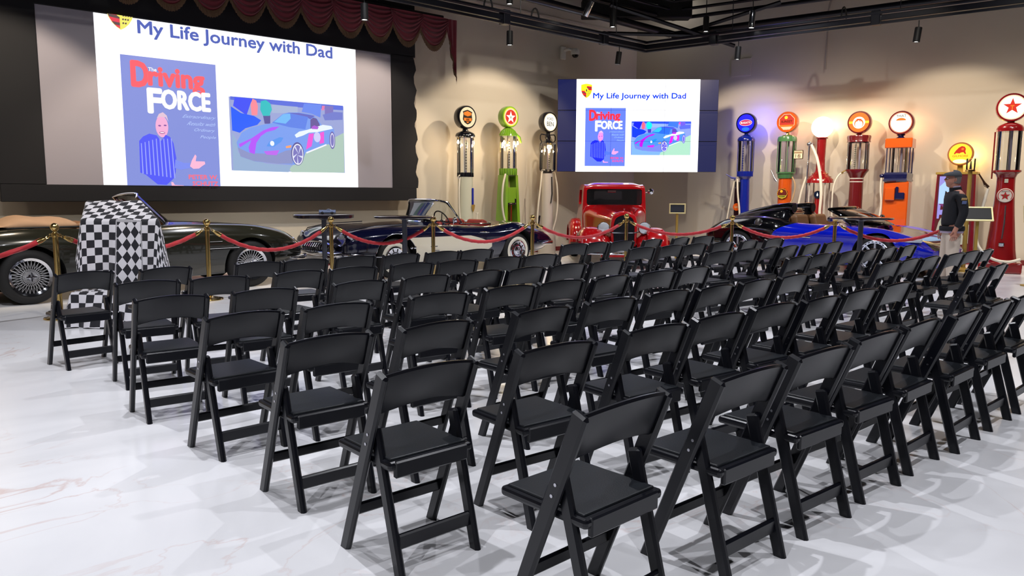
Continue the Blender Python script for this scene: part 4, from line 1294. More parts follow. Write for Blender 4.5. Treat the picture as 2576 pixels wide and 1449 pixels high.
MB().tube([(0.78, -0.862, 0.60), (1.22, -0.862, 0.605)], 0.008, 6).build('vent_bar', M_CHROME, car)
MB().tube([(0.80, -0.852, 0.70), (0.98, -0.852, 0.70)], 0.006, 6).build('trim_strip', M_CHROME, car)
MB().tube([(-0.5, -0.860, 0.78), (-0.36, -0.872, 0.785), (-0.30, -0.860, 0.785)], 0.011, 8).build('door_handle', M_CHROME, car)
MB().tube([(-1.95, -0.852, 0.69), (-1.75, -0.862, 0.69)], 0.007, 6).build('trim_strip', M_CHROME, car)
for s in (1, -1):
    MB().tube([(2.05, s*0.80, 0.40), (2.30, s*0.70, 0.40), (2.44, s*0.50, 0.40), (2.47, s*0.28, 0.40)], [0.02, 0.035, 0.04, 0.03], 10, 0, False, Matrix.Diagonal((1, 1, 1, 1))).build('front_bumper', M_CHROME, car)
    MB().tube([(-2.2, s*0.80, 0.42), (-2.45, s*0.66, 0.42), (-2.55, s*0.3, 0.42)], 0.035, 10).build('rear_bumper', M_CHROME, car)
    lampset(car, 'headlight', 2.20, s*0.60, 0.62, 0.085, s*0.25)
    MB().lathe([(0.0, 0.03), (0.03, 0.02), (0.035, 0.0)], 14, 0, Matrix.Translation((2.27, s*0.56, 0.47)) @ Matrix.Rotation(PI/2, 4, 'Y')).build('side_lamp', M_CHROME, car)
MB().box((2.37, 0, 0.50), (0.02, 0.62, 0.19), 0, 0.008).build('grille', M_DARK, car)
q = MB()
for k in range(9):
    q.box((2.385, -0.26+0.065*k, 0.50), (0.012, 0.010, 0.18))
q.build('grille_bar', M_CHROME, car)
q = MB().box((2.30, -0.35, 0.30), (0.012, 0.14, 0.10), 0, 0.003)
q.build('number_plate', mat('plate_red', (0.75, 0.2, 0.2), 0.5), car)

# ---- navy two-seater with cream side cove: nose along +x, turned round
car = thing('convertible_car', 'navy blue two-seat convertible with cream side cove, whitewall tyres and red interior', 'car', (8.12, 11.52, 0), math.radians(181.5))
SC = 1.06
def sc(st, k):
    return [tuple([s[0]*k]+list(s[1:])) for s in st]
NAVYP = two_tone('navy_cream_paint', (0.035, 0.045, 0.155), (0.83, 0.80, 0.72))
WB = 2.75
ST = sc([(2.16, 0.60, 0.60, 0.62, 0.62, 0.74, 0.52, 0.66, 0.36), (2.09, 0.69, 0.70, 0.745, 0.74, 0.86, 0.55, 0.74, 0.28), (1.85, 0.775, 0.78, 0.825, 0.79, 0.91, 0.57, 0.78, 0.24), (1.5, 0.835, 0.835, 0.855, 0.80, 0.925, 0.60, 0.80, 0.22),
      (1.1, 0.87, 0.865, 0.865, 0.80, 0.925, 0.62, 0.80, 0.20), (0.6, 0.90, 0.89, 0.87, 0.80, 0.92, 0.62, 0.79, 0.19), (0.2, 0.90, 0.885, 0.86, 0.79, 0.91, 0.60, 0.78, 0.19), (-0.3, 0.86, 0.855, 0.83, 0.78, 0.90, 0.58, 0.77, 0.19),
      (-0.75, 0.83, 0.83, 0.82, 0.78, 0.905, 0.57, 0.77, 0.19), (-1.05, 0.86, 0.86, 0.85, 0.79, 0.92, 0.58, 0.78, 0.20), (-1.35, 0.875, 0.88, 0.875, 0.80, 0.93, 0.60, 0.78, 0.22), (-1.7, 0.81, 0.815, 0.82, 0.78, 0.91, 0.59, 0.75, 0.25), (-2.05, 0.68, 0.685, 0.69, 0.70, 0.84, 0.54, 0.70, 0.30), (-2.28, 0.54, 0.54, 0.54, 0.58, 0.72, 0.48, 0.60, 0.36)], SC)
REDL = mat('red_leather', (0.50, 0.14, 0.10), 0.4, noise=0.1)
cut = cutter(MB().box((-0.42, 0, 0.95), (1.12, 1.30, 0.95), 0, 0.14, seg=4), REDL)
o = bodypart(ST, [NAVYP], car, wheel_wells(WB, 0.405, 0.93, 0.335, 0.34), [cut], 9, 4)
def cove(x, y, z):
    if abs(y) < 0.70:
        return -1.0
    x = x/SC
    # top edge, bottom edge and the rounded tail of the cove
    if x > 1.35:
        return -1.0
    tipx, tz = -0.66, 0.455
    if x < tipx:
        return -abs(x-tipx)
    t = (x-tipx)/(1.35-tipx)
    topz = tz + 0.205*min(1.0, (t*4.2))**0.5 + 0.005*t
    botz = tz - 0.20*min(1.0, (t*2.4))**0.5 - 0.02*t
    return min(topz-z, z-botz)
tone(o, cove)
four_wheels(car, WB, 0.775, 0.335, 0.19, 'white', 0.20)
for s in (1, -1):
    # chrome lips of the cove and of the wheel arch
    pts = [((-0.66+2.01*t)*SC, s*(0.925+0.003), 0.455+0.205*min(1, t*4.2)**0.5+0.005*t) for t in [k/16 for k in range(14)]]
    MB().tube([(WB/2+0.41*math.cos(a), s*0.915, 0.335+0.41*math.sin(a)) for a in [PI*(0.08+0.80*k/16) for k in range(17)]], 0.009, 6).build('arch_trim', M_CHROME, car)
    for dy, yy, zz in ((0, 0.66, 0.685), (1, 0.80, 0.655)):
        lampset(car, 'headlight', 2.235 if dy == 0 else 2.175, s*yy, zz, 0.075, s*0.18*(1+dy), None, 0.10)
    MB().tube([(2.18, s*0.60, 0.78), (2.10, s*0.72, 0.80), (1.7, s*0.76, 0.865), (1.0, s*0.74, 0.885)], 0.008, 6).build('fender_trim', M_CHROME, car)
    MB().tube([(2.02, s*0.955, 0.42), (2.22, s*0.86, 0.42), (2.36, s*0.66, 0.42), (2.38, s*0.42, 0.44)], [0.022, 0.038, 0.042, 0.03], 10).build('front_bumper', M_CHROME, car)
    MB().tube([(1.60, s*0.955, 0.375), (2.02, s*0.955, 0.40)], 0.012, 8).build('bumper_bracket', M_CHROME, car)
    MB().tube([(-1.95, s*0.945, 0.45), (-2.25, s*0.88, 0.455), (-2.48, s*0.66, 0.46), (-2.52, s*0.40, 0.46)], [0.02, 0.04, 0.04, 0.03], 10).build('rear_bumper', M_CHROME, car)
    MB().lathe([(0.0, 0.05), (0.03, 0.04), (0.045, 0.0)], 16, 0, Matrix.Translation((-2.22, s*0.66, 0.62)) @ Matrix.Rotation(-PI/2, 4, 'Y')).build('tail_lamp', mat('lamp_red', (0.5, 0.03, 0.03), 0.2), car)
    # small side oval of the lower grille
    MB().tube([(2.30-0.05*abs(math.cos(a)), s*(0.66+0.13*math.cos(a)), 0.50+0.075*math.sin(a)) for a in [2*PI*k/18 for k in range(18)]], 0.011, 6, 0, True).build('grille_oval', M_CHROME, car)
    q = MB().tube([(0.40, s*0.905, 0.735), (0.28, s*0.912, 0.74), (0.16, s*0.91, 0.735)], 0.006, 6)
    q.build('badge_script', M_CHROME, car)
    for k in range(3):
        MB().box((0.62-0.04*k, s*0.918, 0.50-0.075*k), (0.15, 0.016, 0.016), 0, 0.005, 0).build('cove_spear', M_CHROME, car)
    MB().tube([(-0.62, s*0.910, 0.70), (-0.55, s*0.928, 0.705), (-0.44, s*0.928, 0.71), (-0.40, s*0.91, 0.71)], 0.010, 8).build('door_handle', M_CHROME, car)
    q = MB()
    for k in range(2):
        q.lathe([(0.0, 0.012), (0.022, 0.010), (0.026, 0.0)], 14, 0, Matrix.Translation((1.02+0.07*k, s*0.926, 0.50)) @ Matrix.Rotation(-s*PI/2, 4, 'X'))
    q.build('cove_badge', M_CHROME, car, kind='stuff')
MB().box((2.275, 0, 0.49), (0.05, 0.98, 0.20), 0, 0.03, seg=2).build('grille_opening', M_DARK, car)
MB().tube([(2.32-0.02*math.cos(a)**2, 0.52*math.cos(a), 0.50+0.115*math.sin(a)) for a in [2*PI*k/36 for k in range(36)]], 0.016, 8, 0, True).build('grille_surround', M_CHROME, car)
for k in range(13):
    MB().tube([(2.31, -0.42+0.07*k, 0.585), (2.35, -0.42+0.07*k, 0.52), (2.335, -0.42+0.07*k, 0.42)], [0.008, 0.017, 0.007], 8).build('grille_tooth', M_CHROME, car)
MB().tube([(2.40, -0.42, 0.44), (2.42, 0, 0.43), (2.40, 0.42, 0.44)], 0.03, 8).build('bumper_bar', M_CHROME, car)
base, top = [], []
for i in range(17):
    u = -1+2*i/16
    base.append((0.44-0.60*u*u*(0.35+0.65*u*u), 0.70*u, 0.905-0.03*u*u))
    top.append((0.20-0.12*u**4, 0.61*u, 1.285-0.045*u**4))
glass_frame(car, top, base, rt=0.015)
for y in (0.33, -0.33):
    seat(car, -0.62, y, 0.48, 0.42, REDL, 0.40)
steering(car, 0.0, 0.33, 0.90, 0.20, M_DARK)
MB().box((0.22, 0, 0.84), (0.10, 1.2, 0.12), 0, 0.04, seg=2).build('dashboard', REDL, car)
MB().tube([(-0.10, 0.69, 0.865), (-0.5, 0.70, 0.85), (-0.85, 0.69, 0.85), (-1.0, 0.5, 0.865), (-1.04, 0, 0.87), (-1.0, -0.5, 0.865), (-0.85, -0.69, 0.85), (-0.5, -0.70, 0.85), (-0.10, -0.69, 0.865)], 0.010, 8).build('cockpit_trim', M_CHROME, car)
q = MB().lathe([(0.0, 0.05), (0.04, 0.045), (0.055, 0.02), (0.04, 0.0)], 16, 0, Matrix.Translation((0.10, 0.80, 0.93)) @ Matrix.Rotation(-PI/2, 4, 'Y'))
q.cyl((0.10, 0.78, 0.86), (0.10, 0.80, 0.93), 0.01, 8)
q.build('side_mirror', M_CHROME, car)
q = MB().tube([(-1.80, 0.62, 0.80), (-1.79, 0.62, 1.30)], 0.005, 6)
q.build('aerial', M_CHROME, car)

# ---- red pickup facing the seats
car = thing('pickup_truck', 'bright red vintage pickup with dark grille and round headlights under the video wall', 'truck', (12.02, 10.51, 0), math.atan2(-math.cos(YAW), -math.sin(YAW)))
RED = mat('truck_red', (0.66, 0.055, 0.08), 0.16, 0.0, 1.0, noise=0.04, nscale=200)
TWB, AX = 2.70, 1.28      # front axle at x = AX
ST = [(AX+0.14, 1.02, 1.01, 0.97, 0.17, 0.215, 0.85, 0.20, 0.42), (AX-0.15, 1.06, 1.05, 1.00, 0.24, 0.29, 0.85, 0.28, 0.42), (0.55, 1.12, 1.11, 1.06, 0.38, 0.46, 0.86, 0.46, 0.42), (0.16, 1.165, 1.16, 1.12, 0.53, 0.61, 0.88, 0.60, 0.42), (0.0, 1.18, 1.175, 1.135, 0.57, 0.645, 0.88, 0.62, 0.42)]
car_body(ST, 8, 3).build('bonnet', [RED], car)
# cab
CB = [(0.02, 1.20, 1.20, 1.16, 0.60, 0.65, 0.85, 0.62, 0.42), (0.0, 1.24, 1.24, 1.20, 0.625, 0.66, 0.86, 0.62, 0.42), (-0.02, 1.55, 1.55, 1.53, 0.645, 0.66, 0.9, 0.62, 0.42), (-0.10, 1.60, 1.60, 1.575, 0.65, 0.665, 0.9, 0.62, 0.42), (-0.3, 1.635, 1.63, 1.60, 0.655, 0.67, 0.9, 0.63, 0.42), (-0.8, 1.64, 1.635, 1.60, 0.655, 0.67, 0.9, 0.63, 0.42), (-1.05, 1.61, 1.605, 1.57, 0.645, 0.665, 0.9, 0.62, 0.42), (-1.12, 1.5, 1.49, 1.46, 0.61, 0.64, 0.9, 0.60, 0.44)]
INT = mat('cab_interior', (0.05, 0.05, 0.06), 0.7)
inner = cutter(MB().box((-0.55, 0, 1.02), (0.98, 1.18, 1.0), 0, 0.06, seg=2), INT)
wsc = cutter(MB().box((0.0, 0, 1.335), (0.30, 1.14, 0.33), 0, 0.05, seg=3), RED)
sdc = cutter(MB().box((-0.48, 0, 1.33), (0.56, 1.6, 0.30), 0, 0.05, seg=3), RED)
bkc = cutter(MB().box((-1.1, 0, 1.36), (0.4, 0.62, 0.20), 0, 0.03, seg=2), RED)
o = car_body(CB, 6, 3).build('cab', [RED], None)
boolean(o, [inner, wsc, sdc, bkc]); o.parent = car
DG = mat('dark_glass', (0.03, 0.035, 0.06), 0.05, coat=0.5)
MB().box((-0.015, 0, 1.335), (0.008, 1.13, 0.325), 0, 0.003, 0, Matrix.Rotation(-0.04, 4, 'Y')).build('windscreen', glass('tinted_glass', (0.35, 0.37, 0.42), 0.5), car)
MB().box((-0.62, 0, 0.82), (0.5, 1.05, 0.22), 0, 0.06, seg=2).box((-0.92, 0, 1.05), (0.16, 1.05, 0.45), 0, 0.06, seg=2).build('seat', mat('grey_leather', (0.22, 0.21, 0.22), 0.5), car)
MB().box((-0.03, -0.05, 1.455), (0.02, 0.18, 0.045), 0, 0.008).build('interior_mirror', M_CHROME, car)
steering(car, -0.22, -0.28, 1.12, 0.19, M_DARK)
# grille shell and insert
xg = AX+0.145
prof = [(-0.235, 0.42), (-0.25, 0.75), (-0.225, 0.95), (-0.15, 1.035), (0.0, 1.075), (0.15, 1.035), (0.225, 0.95), (0.25, 0.75), (0.235, 0.42)]
sp = spline(prof, 5)
q = MB(); vs = []
for x, k in ((xg-0.10, 1.0), (xg+0.02, 1.0), (xg+0.035, 0.96), (xg+0.035, 0.80), (xg+0.0, 0.79)):
    for y, z in sp:
        vs.append((x, y*k, 0.42+(z-0.42)*(1-(1-k)*0.55)))
n = len(sp)
q.add(vs, [(j*n+i, j*n+i+1, (j+1)*n+i+1, (j+1)*n+i) for j in range(4) for i in range(n-1)], 0, True)
q.build('radiator_shell', RED, car, sharp=1.0)
q = MB(); q.add([(xg+0.008, y*0.80, 0.42+(z-0.42)*0.89) for y, z in sp], [tuple(range(n))[::-1]])
g = q.build('grille', mat('grille_grey', (0.15, 0.15, 0.18), 0.4, 0.6), car)
for k in range(17):
    y = -0.176+0.022*k
    ht = 0.93 if abs(y) < 0.11 else 0.93-0.8*(abs(y)-0.11)
    MB().box((xg+0.014, y, (0.44+ht)/2), (0.010, 0.006, ht-0.44)).build('grille_bar', MATS['grille_grey'], g)
MB().tube([(xg-0.02, 0.0, 1.075), (xg+0.02, 0, 1.12), (xg-0.06, 0, 1.105)], [0.014, 0.012, 0.006], 8).build('bonnet_ornament', M_CHROME, car)
MB().tube([(xg-0.04, -0.36, 0.70), (xg+0.05, -0.2, 0.675), (xg+0.07, 0, 0.67), (xg+0.05, 0.2, 0.675), (xg-0.04, 0.36, 0.70)], 0.012, 8).build('headlight_bar', M_CHROME, car)
for s in (1, -1):
    lampset(car, 'headlight', xg+0.02, s*0.385, 0.755, 0.112, 0, None, 0.20)
    q = MB().tube([(xg-0.06, s*0.385, 0.66), (xg-0.10, s*0.40, 0.55)], 0.02, 8)
    q.build('headlight_post', M_CHROME, car)
def fender(name, xc, zc, r, a0, a1, y0, y1, crown, col, n=26, tail=None):
    """a wheel-arch shell following a circle, domed across its width"""
    vs, fs = [], []
    m = 9
    for i in range(n+1):
        a = a0+(a1-a0)*i/n
        for j in range(m):
            t = j/(m-1)
            y = y0+(y1-y0)*t
            rr = r + crown*math.sin(PI*min(1, 0.15+0.85*t))**0.8 - (0.07*max(0, t-0.75)/0.25)
            x = xc+rr*math.cos(a); z = zc+rr*math.sin(a)
            vs.append((x, y, z))
    for i in range(n):
        for j in range(m-1):
            fs.append((i*m+j, i*m+j+1, (i+1)*m+j+1, (i+1)*m+j))
    o = MB().add(vs, fs, 0, True).build(name, col, car, sharp=2)
    md = o.modifiers.new('s', 'SOLIDIFY'); md.thickness = 0.012
    return o
for s in (1, -1):
    fender('front_fender', AX, 0.34, 0.375, -0.15, PI*0.86, s*0.42, s*0.855, 0.055, RED)
    # valance sweeping from the front fender to the frame
    q = MB(); q.add([(AX+0.36, s*0.44, 0.40), (AX+0.10, s*0.44, 0.74), (AX-0.3, s*0.44, 0.66), (AX-0.3, s*0.26, 0.50), (AX+0.12, s*0.23, 0.52), (AX+0.34, s*0.24, 0.38)], [(0, 1, 4, 5), (1, 2, 3, 4)], 0, True)
    v = q.build('fender_apron', RED, car); v.modifiers.new('s', 'SOLIDIFY').thickness = 0.01
    fender('rear_fender', AX-TWB, 0.36, 0.43, -0.25, PI*1.02, s*0.55, s*0.84, 0.06, RED)
    MB().box((AX-TWB/2-0.05, s*0.70, 0.33), (1.55, 0.26, 0.04), 0, 0.012).build('running_board', M_DARK, car)
    wheel(car, AX, s*0.70, s, 0.335, 0.17, 'disc', 0.21)
    wheel(car, AX-TWB, s*0.70, s, 0.36, 0.2, 'disc', 0.21)
    for k in range(10):
        MB().box((0.36+0.055*k, s*(0.470-0.0125*k), 0.80), (0.016, 0.02, 0.22), 0, 0.005, -s*0.21).build('bonnet_louvre', RED, car)
    MB().tube([(-0.68, s*0.645, 0.98), (-0.62, s*0.665, 0.985), (-0.54, s*0.66, 0.985)], 0.010, 6).build('door_handle', M_CHROME, car)
q = MB().tube([(-0.06, 0.63, 1.42), (0.0, 0.72, 1.45)], 0.010, 6)
q.lathe([(0.0, 0.045), (0.04, 0.035), (0.06, 0.0), (0.0, 0.0)], 18, 0, Matrix.Translation((0.03, 0.745, 1.45)) @ Matrix.Rotation(PI/2, 4, 'Y'))
q.build('side_mirror', M_CHROME, car)
for z in (0.30, 0.36):
    MB().tube([(AX+0.42, -0.72, z), (AX+0.52, -0.4, z), (AX+0.55, 0, z), (AX+0.52, 0.4, z), (AX+0.42, 0.72, z)], 0.022, 8, 0, False, None).build('front_bumper', M_CHROME, car)
MB().box((AX+0.2, 0, 0.25), (0.4, 0.9, 0.05), 0, 0.01).build('front_axle', RED, car)
MB().box((-0.3, 0, 0.38), (3.4, 0.7, 0.10), 0, 0.01).build('chassis', M_DARK, car)
bed = MB()
bed.box((-1.72, 0, 0.52), (1.14, 1.10, 0.06), 0, 0.01)
for s in (1, -1):
    bed.box((-1.72, s*0.55, 0.74), (1.14, 0.05, 0.46), 0, 0.012)
bed.box((-2.28, 0, 0.74), (0.04, 1.10, 0.46), 0, 0.012).box((-1.16, 0, 0.74), (0.04, 1.10, 0.46), 0, 0.012)
bed.build('cargo_bed', RED, car)

# ---- blue and black open supercar beside the pumps: nose along +x, turned to face away from the screen
car = thing('supercar', 'low bright blue and black open supercar with tan cockpit parked before the pumps', 'car', (14.40, 7.12, 0), math.radians(-90.5))
BLUE = two_tone('blue_black_paint', (0.02, 0.022, 0.035), (0.02, 0.09, 0.70))
WB = 2.72
ST = [(2.20, 0.50, 0.50, 0.49, 0.52, 0.66, 0.40, 0.55, 0.17), (2.10, 0.58, 0.575, 0.565, 0.64, 0.83, 0.42, 0.70, 0.13), (1.9, 0.655, 0.655, 0.67, 0.74, 0.94, 0.46, 0.80, 0.12), (1.6, 0.72, 0.725, 0.765, 0.80, 1.0, 0.52, 0.84, 0.12), (1.30, 0.775, 0.785, 0.825, 0.82, 1.01, 0.56, 0.85, 0.12),
      (0.9, 0.85, 0.85, 0.845, 0.82, 0.99, 0.58, 0.86, 0.12), (0.5, 0.90, 0.89, 0.86, 0.82, 0.985, 0.58, 0.86, 0.12), (0.0, 0.92, 0.91, 0.87, 0.82, 0.985, 0.58, 0.86, 0.12), (-0.45, 1.00, 0.98, 0.90, 0.82, 0.99, 0.58, 0.86, 0.12), (-0.62, 1.14, 1.10, 0.95, 0.82, 1.0, 0.60, 0.86, 0.12),
      (-1.0, 1.12, 1.09, 0.98, 0.83, 1.01, 0.62, 0.86, 0.13), (-1.4, 1.05, 1.03, 0.96, 0.84, 1.01, 0.62, 0.85, 0.15), (-1.8, 0.95, 0.94, 0.90, 0.82, 0.98, 0.60, 0.80, 0.20), (-2.1, 0.80, 0.80, 0.78, 0.74, 0.90, 0.56, 0.72, 0.28), (-2.22, 0.68, 0.68, 0.67, 0.68, 0.80, 0.52, 0.64, 0.34)]
cut = cutter(MB().box((0.02, 0, 0.95), (0.98, 1.42, 1.0), 0, 0.12, seg=4), mat('tan_cockpit', (0.40, 0.28, 0.18), 0.5, noise=0.1))
o = bodypart(ST, [BLUE], car, wheel_wells(WB, 0.395, 1.0, 0.35, 0.36), [cut], 9, 4)
def blue_zone(x, y, z):
    # rounded flank panel from the door to the nose, front fenders; the bonnet centre and the tail stay black
    ay = abs(y)
    xs = -0.60 + 0.50*abs((z-0.54)/0.36)**3
    side = min((x-xs), 0.885-z if x < 0.6 else 1.0)
    inner = max(ay - (0.50 if x < 0.5 else 0.50+0.06*(x-0.5)), min(x-1.95, 0.46-z))
    low = z-0.16
    return min(side, inner, low)
tone(o, blue_zone)
four_wheels(car, WB, 0.87, 0.35, 0.25, 'alloy', 0.265)
SB = mat('black_cowl', (0.02, 0.022, 0.03), 0.12, coat=1.0)
for s in (1, -1):
    # engine intake snorkel
    vs = []
    L = [(-0.50, 0.10, 1.20), (-0.60, 0.105, 1.205), (-0.9, 0.10, 1.17), (-1.3, 0.085, 1.09), (-1.7, 0.05, 0.99)]
    MB().tube([(x, s*0.36, z-r*0.6) for x, r, z in L], [r for x, r, z in L], 18).build('intake_snorkel', SB, car)
    MB().lathe([(0.0, 0.004), (0.085, 0.004)], 20, 0, Matrix.Translation((-0.50, s*0.36, 1.14)) @ Matrix.Rotation(PI/2, 4, 'Y'), True, False).build('snorkel_mesh', M_WELL, car)
    q = MB().box((1.90, s*0.78, 0.635), (0.30, 0.20, 0.07), 0, 0.03, -s*0.45, None, 2)
    q.build('headlight', mat('lamp_glass', (0.8, 0.83, 0.86), 0.08, 0.35), car)
    MB().lathe([(0.0, 0.012), (0.075, 0.010), (0.085, 0.0)], 24, 0, Matrix.Translation((-0.92, s*0.955, 0.86)) @ Matrix.Rotation(-s*(PI/2-0.35), 4, 'X')).build('fuel_cap', mat('polished_cap', (0.9, 0.9, 0.92), 0.12, 1.0), car)
    q = MB().box((0.10, s*0.992, 0.62), (0.17, 0.02, 0.022), 0, 0.008)
    q.build('door_handle', M_CHROME, car)
    q = MB().tube([(0.62, s*0.84, 0.90), (0.60, s*0.99, 0.95)], 0.012, 6)
    q.sphere((0.58, s*1.05, 0.97), 0.055, 0, 14, None, (0.8, 1.5, 0.9))
    q.build('side_mirror', SB, car)
    seat(car, -0.18, s*0.36, 0.46, 0.46, MATS['tan_cockpit'], 0.52)
    MB().box((2.13, s*0.60, 0.28), (0.10, 0.42, 0.12), 0, 0.03, 0, None, 2).build('front_intake', M_WELL, car)
    MB().box((1.72, s*1.005, 0.50), (0.16, 0.012, 0.022), 0, 0.004).build('side_marker', mat('lamp_red', (0.5, 0.03, 0.03), 0.2), car)
# horseshoe grille
MB().tube([(2.235-0.03*(1-math.sin(a)), 0.13*math.cos(a), 0.36+0.16*math.sin(a)) for a in [PI*(-0.3+1.6*k/20) for k in range(21)]], 0.014, 8).build('horseshoe_surround', M_CHROME, car)
MB().box((2.19, 0, 0.36), (0.03, 0.22, 0.26), 0, 0.01).build('grille', M_WELL, car)
base, top = [], []
for i in range(13):
    u = -1+2*i/12
    base.append((1.22-0.42*u*u, 0.72*u, 0.855-0.0*u*u))
    top.append((0.46-0.16*u*u, 0.58*u, 1.165-0.03*u*u))
n = len(top)
q = MB(); vs = []
for j in range(7):
    for i in range(n):
        p = Vector(base[i]).lerp(Vector(top[i]), j/6); p.z += 0.03*math.sin(PI*j/6)
        vs.append(p)
q.add(vs, [(j*n+i, j*n+i+1, (j+1)*n+i+1, (j+1)*n+i) for j in range(6) for i in range(n-1)], 0, True)
g = q.build('windscreen', glass('smoke_glass', (0.42, 0.40, 0.38), 0.5), car)
g.modifiers.new('s', 'SOLIDIFY').thickness = 0.005
MB().tube(top, 0.022, 8).build('windscreen_header', SB, car)
for e in (0, 12):
    MB().tube([base[e], tuple(Vector(base[e]).lerp(Vector(top[e]), 0.5)+Vector((0, 0, 0.03))), top[e]], 0.024, 8).build('windscreen_pillar', SB, car)
steering(car, 0.30, 0.36, 0.90, 0.17, M_DARK)
MB().box((0.52, 0, 0.80), (0.16, 1.3, 0.14), 0, 0.05, seg=2).build('dashboard', MATS['tan_cockpit'], car)

# ---- small model car on the table
car = thing('model_car', 'small silver blue model car on the tall round table', 'model car', (5.52, 10.53, 1.075), math.radians(150))
k = 0.058
ST = [tuple(v*k for v in s) for s in [(2.1, 0.5, 0.5, 0.5, 0.6, 0.75, 0.42, 0.6, 0.2), (1.7, 0.68, 0.7, 0.72, 0.7, 0.85, 0.48, 0.75, 0.16), (0.9, 0.8, 0.8, 0.82, 0.75, 0.86, 0.5, 0.78, 0.15), (0.55, 0.88, 0.87, 0.85, 0.74, 0.86, 0.5, 0.78, 0.15), (0.0, 1.25, 1.2, 0.98, 0.7, 0.86, 0.5, 0.78, 0.15), (-0.5, 1.28, 1.23, 1.0, 0.7, 0.86, 0.5, 0.78, 0.15), (-1.2, 1.0, 0.98, 0.9, 0.74, 0.88, 0.5, 0.78, 0.15), (-1.8, 0.75, 0.75, 0.74, 0.7, 0.84, 0.5, 0.74, 0.18), (-2.1, 0.55, 0.55, 0.55, 0.6, 0.72, 0.45, 0.6, 0.22)]]
q = car_body(ST, 4, 2)
q.v = [(x, y, z+0.006) for x, y, z in q.v]
q.build('body', paint('model_silver', (0.58, 0.64, 0.80)), car)
for x in (1.25, -1.2):
    for s in (1, -1):
        MB().tube([(x*k, s*0.62*k, 0.021), (x*k, s*0.88*k, 0.021)], 0.021, 18).build('wheel', M_RUBBER, car)
        MB().lathe([(0.0, 0.002), (0.012, 0.001)], 14, 0, Matrix.Translation((x*k, s*0.885*k, 0.021)) @ Matrix.Rotation(-s*PI/2, 4, 'X'), True, False).build('rim', M_CHROME, car)
vs = [(0.42*k, y*k, 0.93*k) for y in (-0.6, 0.6)] + [(0.08*k, y*k, 1.22*k) for y in (0.5, -0.5)]
MB().add([(x, y, z+0.009) for x, y, z in vs], [(0, 1, 2, 3)]).build('windscreen', DG, car)
for s in (1, -1):
    vs = [(0.25*k, s*0.74*k, 0.92*k), (0.0, s*0.66*k, 1.14*k), (-0.6*k, s*0.66*k, 1.16*k), (-1.0*k, s*0.74*k, 0.94*k)]
    MB().add([(x, y*1.04, z+0.008) for x, y, z in vs], [(0, 1, 2, 3)]).build('side_window', DG, car)

# ================================================================== visible-glass petrol pumps
def face_disc(P, base, rim=None):
    P.ell(0.5, 0.5, 0.5, 0.5, base, 40)
    if rim is not None:
        P.ring(0.5, 0.5, 0.5, 0.5, 0.9, rim, 40)
def globe(t, z, r, depth, frame, design, glow=None):
    """round drum with a printed, lit lens on each side; local -Y is the front"""
    M = Matrix.Translation((0, 0, z)) @ Matrix.Rotation(PI/2, 4, 'X')
    h = depth/2
    g = MB().lathe([(r*0.86, -h), (r*0.97, -h), (r, -h*0.75), (r*1.02, 0), (r, h*0.75), (r*0.97, h), (r*0.86, h)], 40, 0, M, True, False).build('globe_frame', frame, t)
    P = Paint((-r*0.87, -h+0.004, z+r*0.87), (2*r*0.87, 0, 0), (0, 0, -2*r*0.87), (0, -1, 0))
    design(P)
    P.build('globe_lens', g)
    MB().lathe([(0.0, -h+0.006), (r*0.87, -h+0.006)], 36, 0, M, True, False).build('globe_back', glow or frame, g)
    if glow is not None:
        pass
    return g
def glass_cylinder(t, z0, z1, r, rods, rodm, scale=True, rr=0.008, nr=None):
    MB().lathe([(r, z0), (r, z1)], 36, 0, None, True, False).build('glass_cylinder', M_GLASS, t)
    for k in range(rods):
        a = 2*PI*(k+0.5)/rods
        R = (nr or r*1.08)
        MB().cyl((R*math.cos(a), R*math.sin(a), z0), (R*math.cos(a), R*math.sin(a), z1), rr, 8).build('rod', rodm, t)
    MB().cyl((0.03, 0.02, z0), (0.03, 0.02, z1), 0.022, 10).build('inner_pipe', mat('pipe_lilac', (0.62, 0.58, 0.66), 0.35, 0.3), t)
    if scale:
        MB().box((-0.035, -r*0.45, (z0+z1)/2), (0.045, 0.006, (z1-z0)*0.86), 0, 0.002).build('gallon_scale', mat('scale_cream', (0.80, 0.77, 0.70), 0.5), t)
        q = MB()
        for k in range(10):
            q.box((-0.035, -r*0.45-0.004, z0+(z1-z0)*(0.12+0.08*k)), (0.038, 0.003, 0.016))
        q.build('scale_marking', M_DARK, t, kind='stuff')
def ribbed_ring(t, name, z0, z1, r, m, n=24, flare=1.0):
    q = MB().lathe([(r*0.9, z0), (r*0.94*flare, z1)], 36, 0)
    for k in range(n):
        a = 2*PI*k/n
        q.box((0, 0, 0), (0.02, 0.016, z1-z0), 0, 0.003, 0, Matrix.Rotation(a, 4, 'Z') @ Matrix.Translation((r*0.95*(1+flare)/2, 0, (z0+z1)/2)))
    return q.build(name, m, t)
def hose(t, pts, r=0.017, m=None):
    P = spline([tuple(p) for p in pts], 6)
    h = MB().tube(P, r, 10).build('hose', m or M_HOSE, t)
    return h
def nozzle(t, p, d, m=None):
    p, d = Vector(p), Vector(d).normalized()
    q = MB().tube([p, p+d*0.10, p+d*0.13+Vector((0, 0, 0.02)), p+d*0.24+Vector((0, 0, 0.07))], [0.02, 0.022, 0.016, 0.012], 8)
    q.tube([p+d*0.01-Vector((0, 0, 0.03)), p+d*0.10-Vector((0, 0, 0.05)), p+d*0.13-Vector((0, 0, 0.01))], 0.006, 6)
    return q.build('nozzle', m or M_BRASS, t)
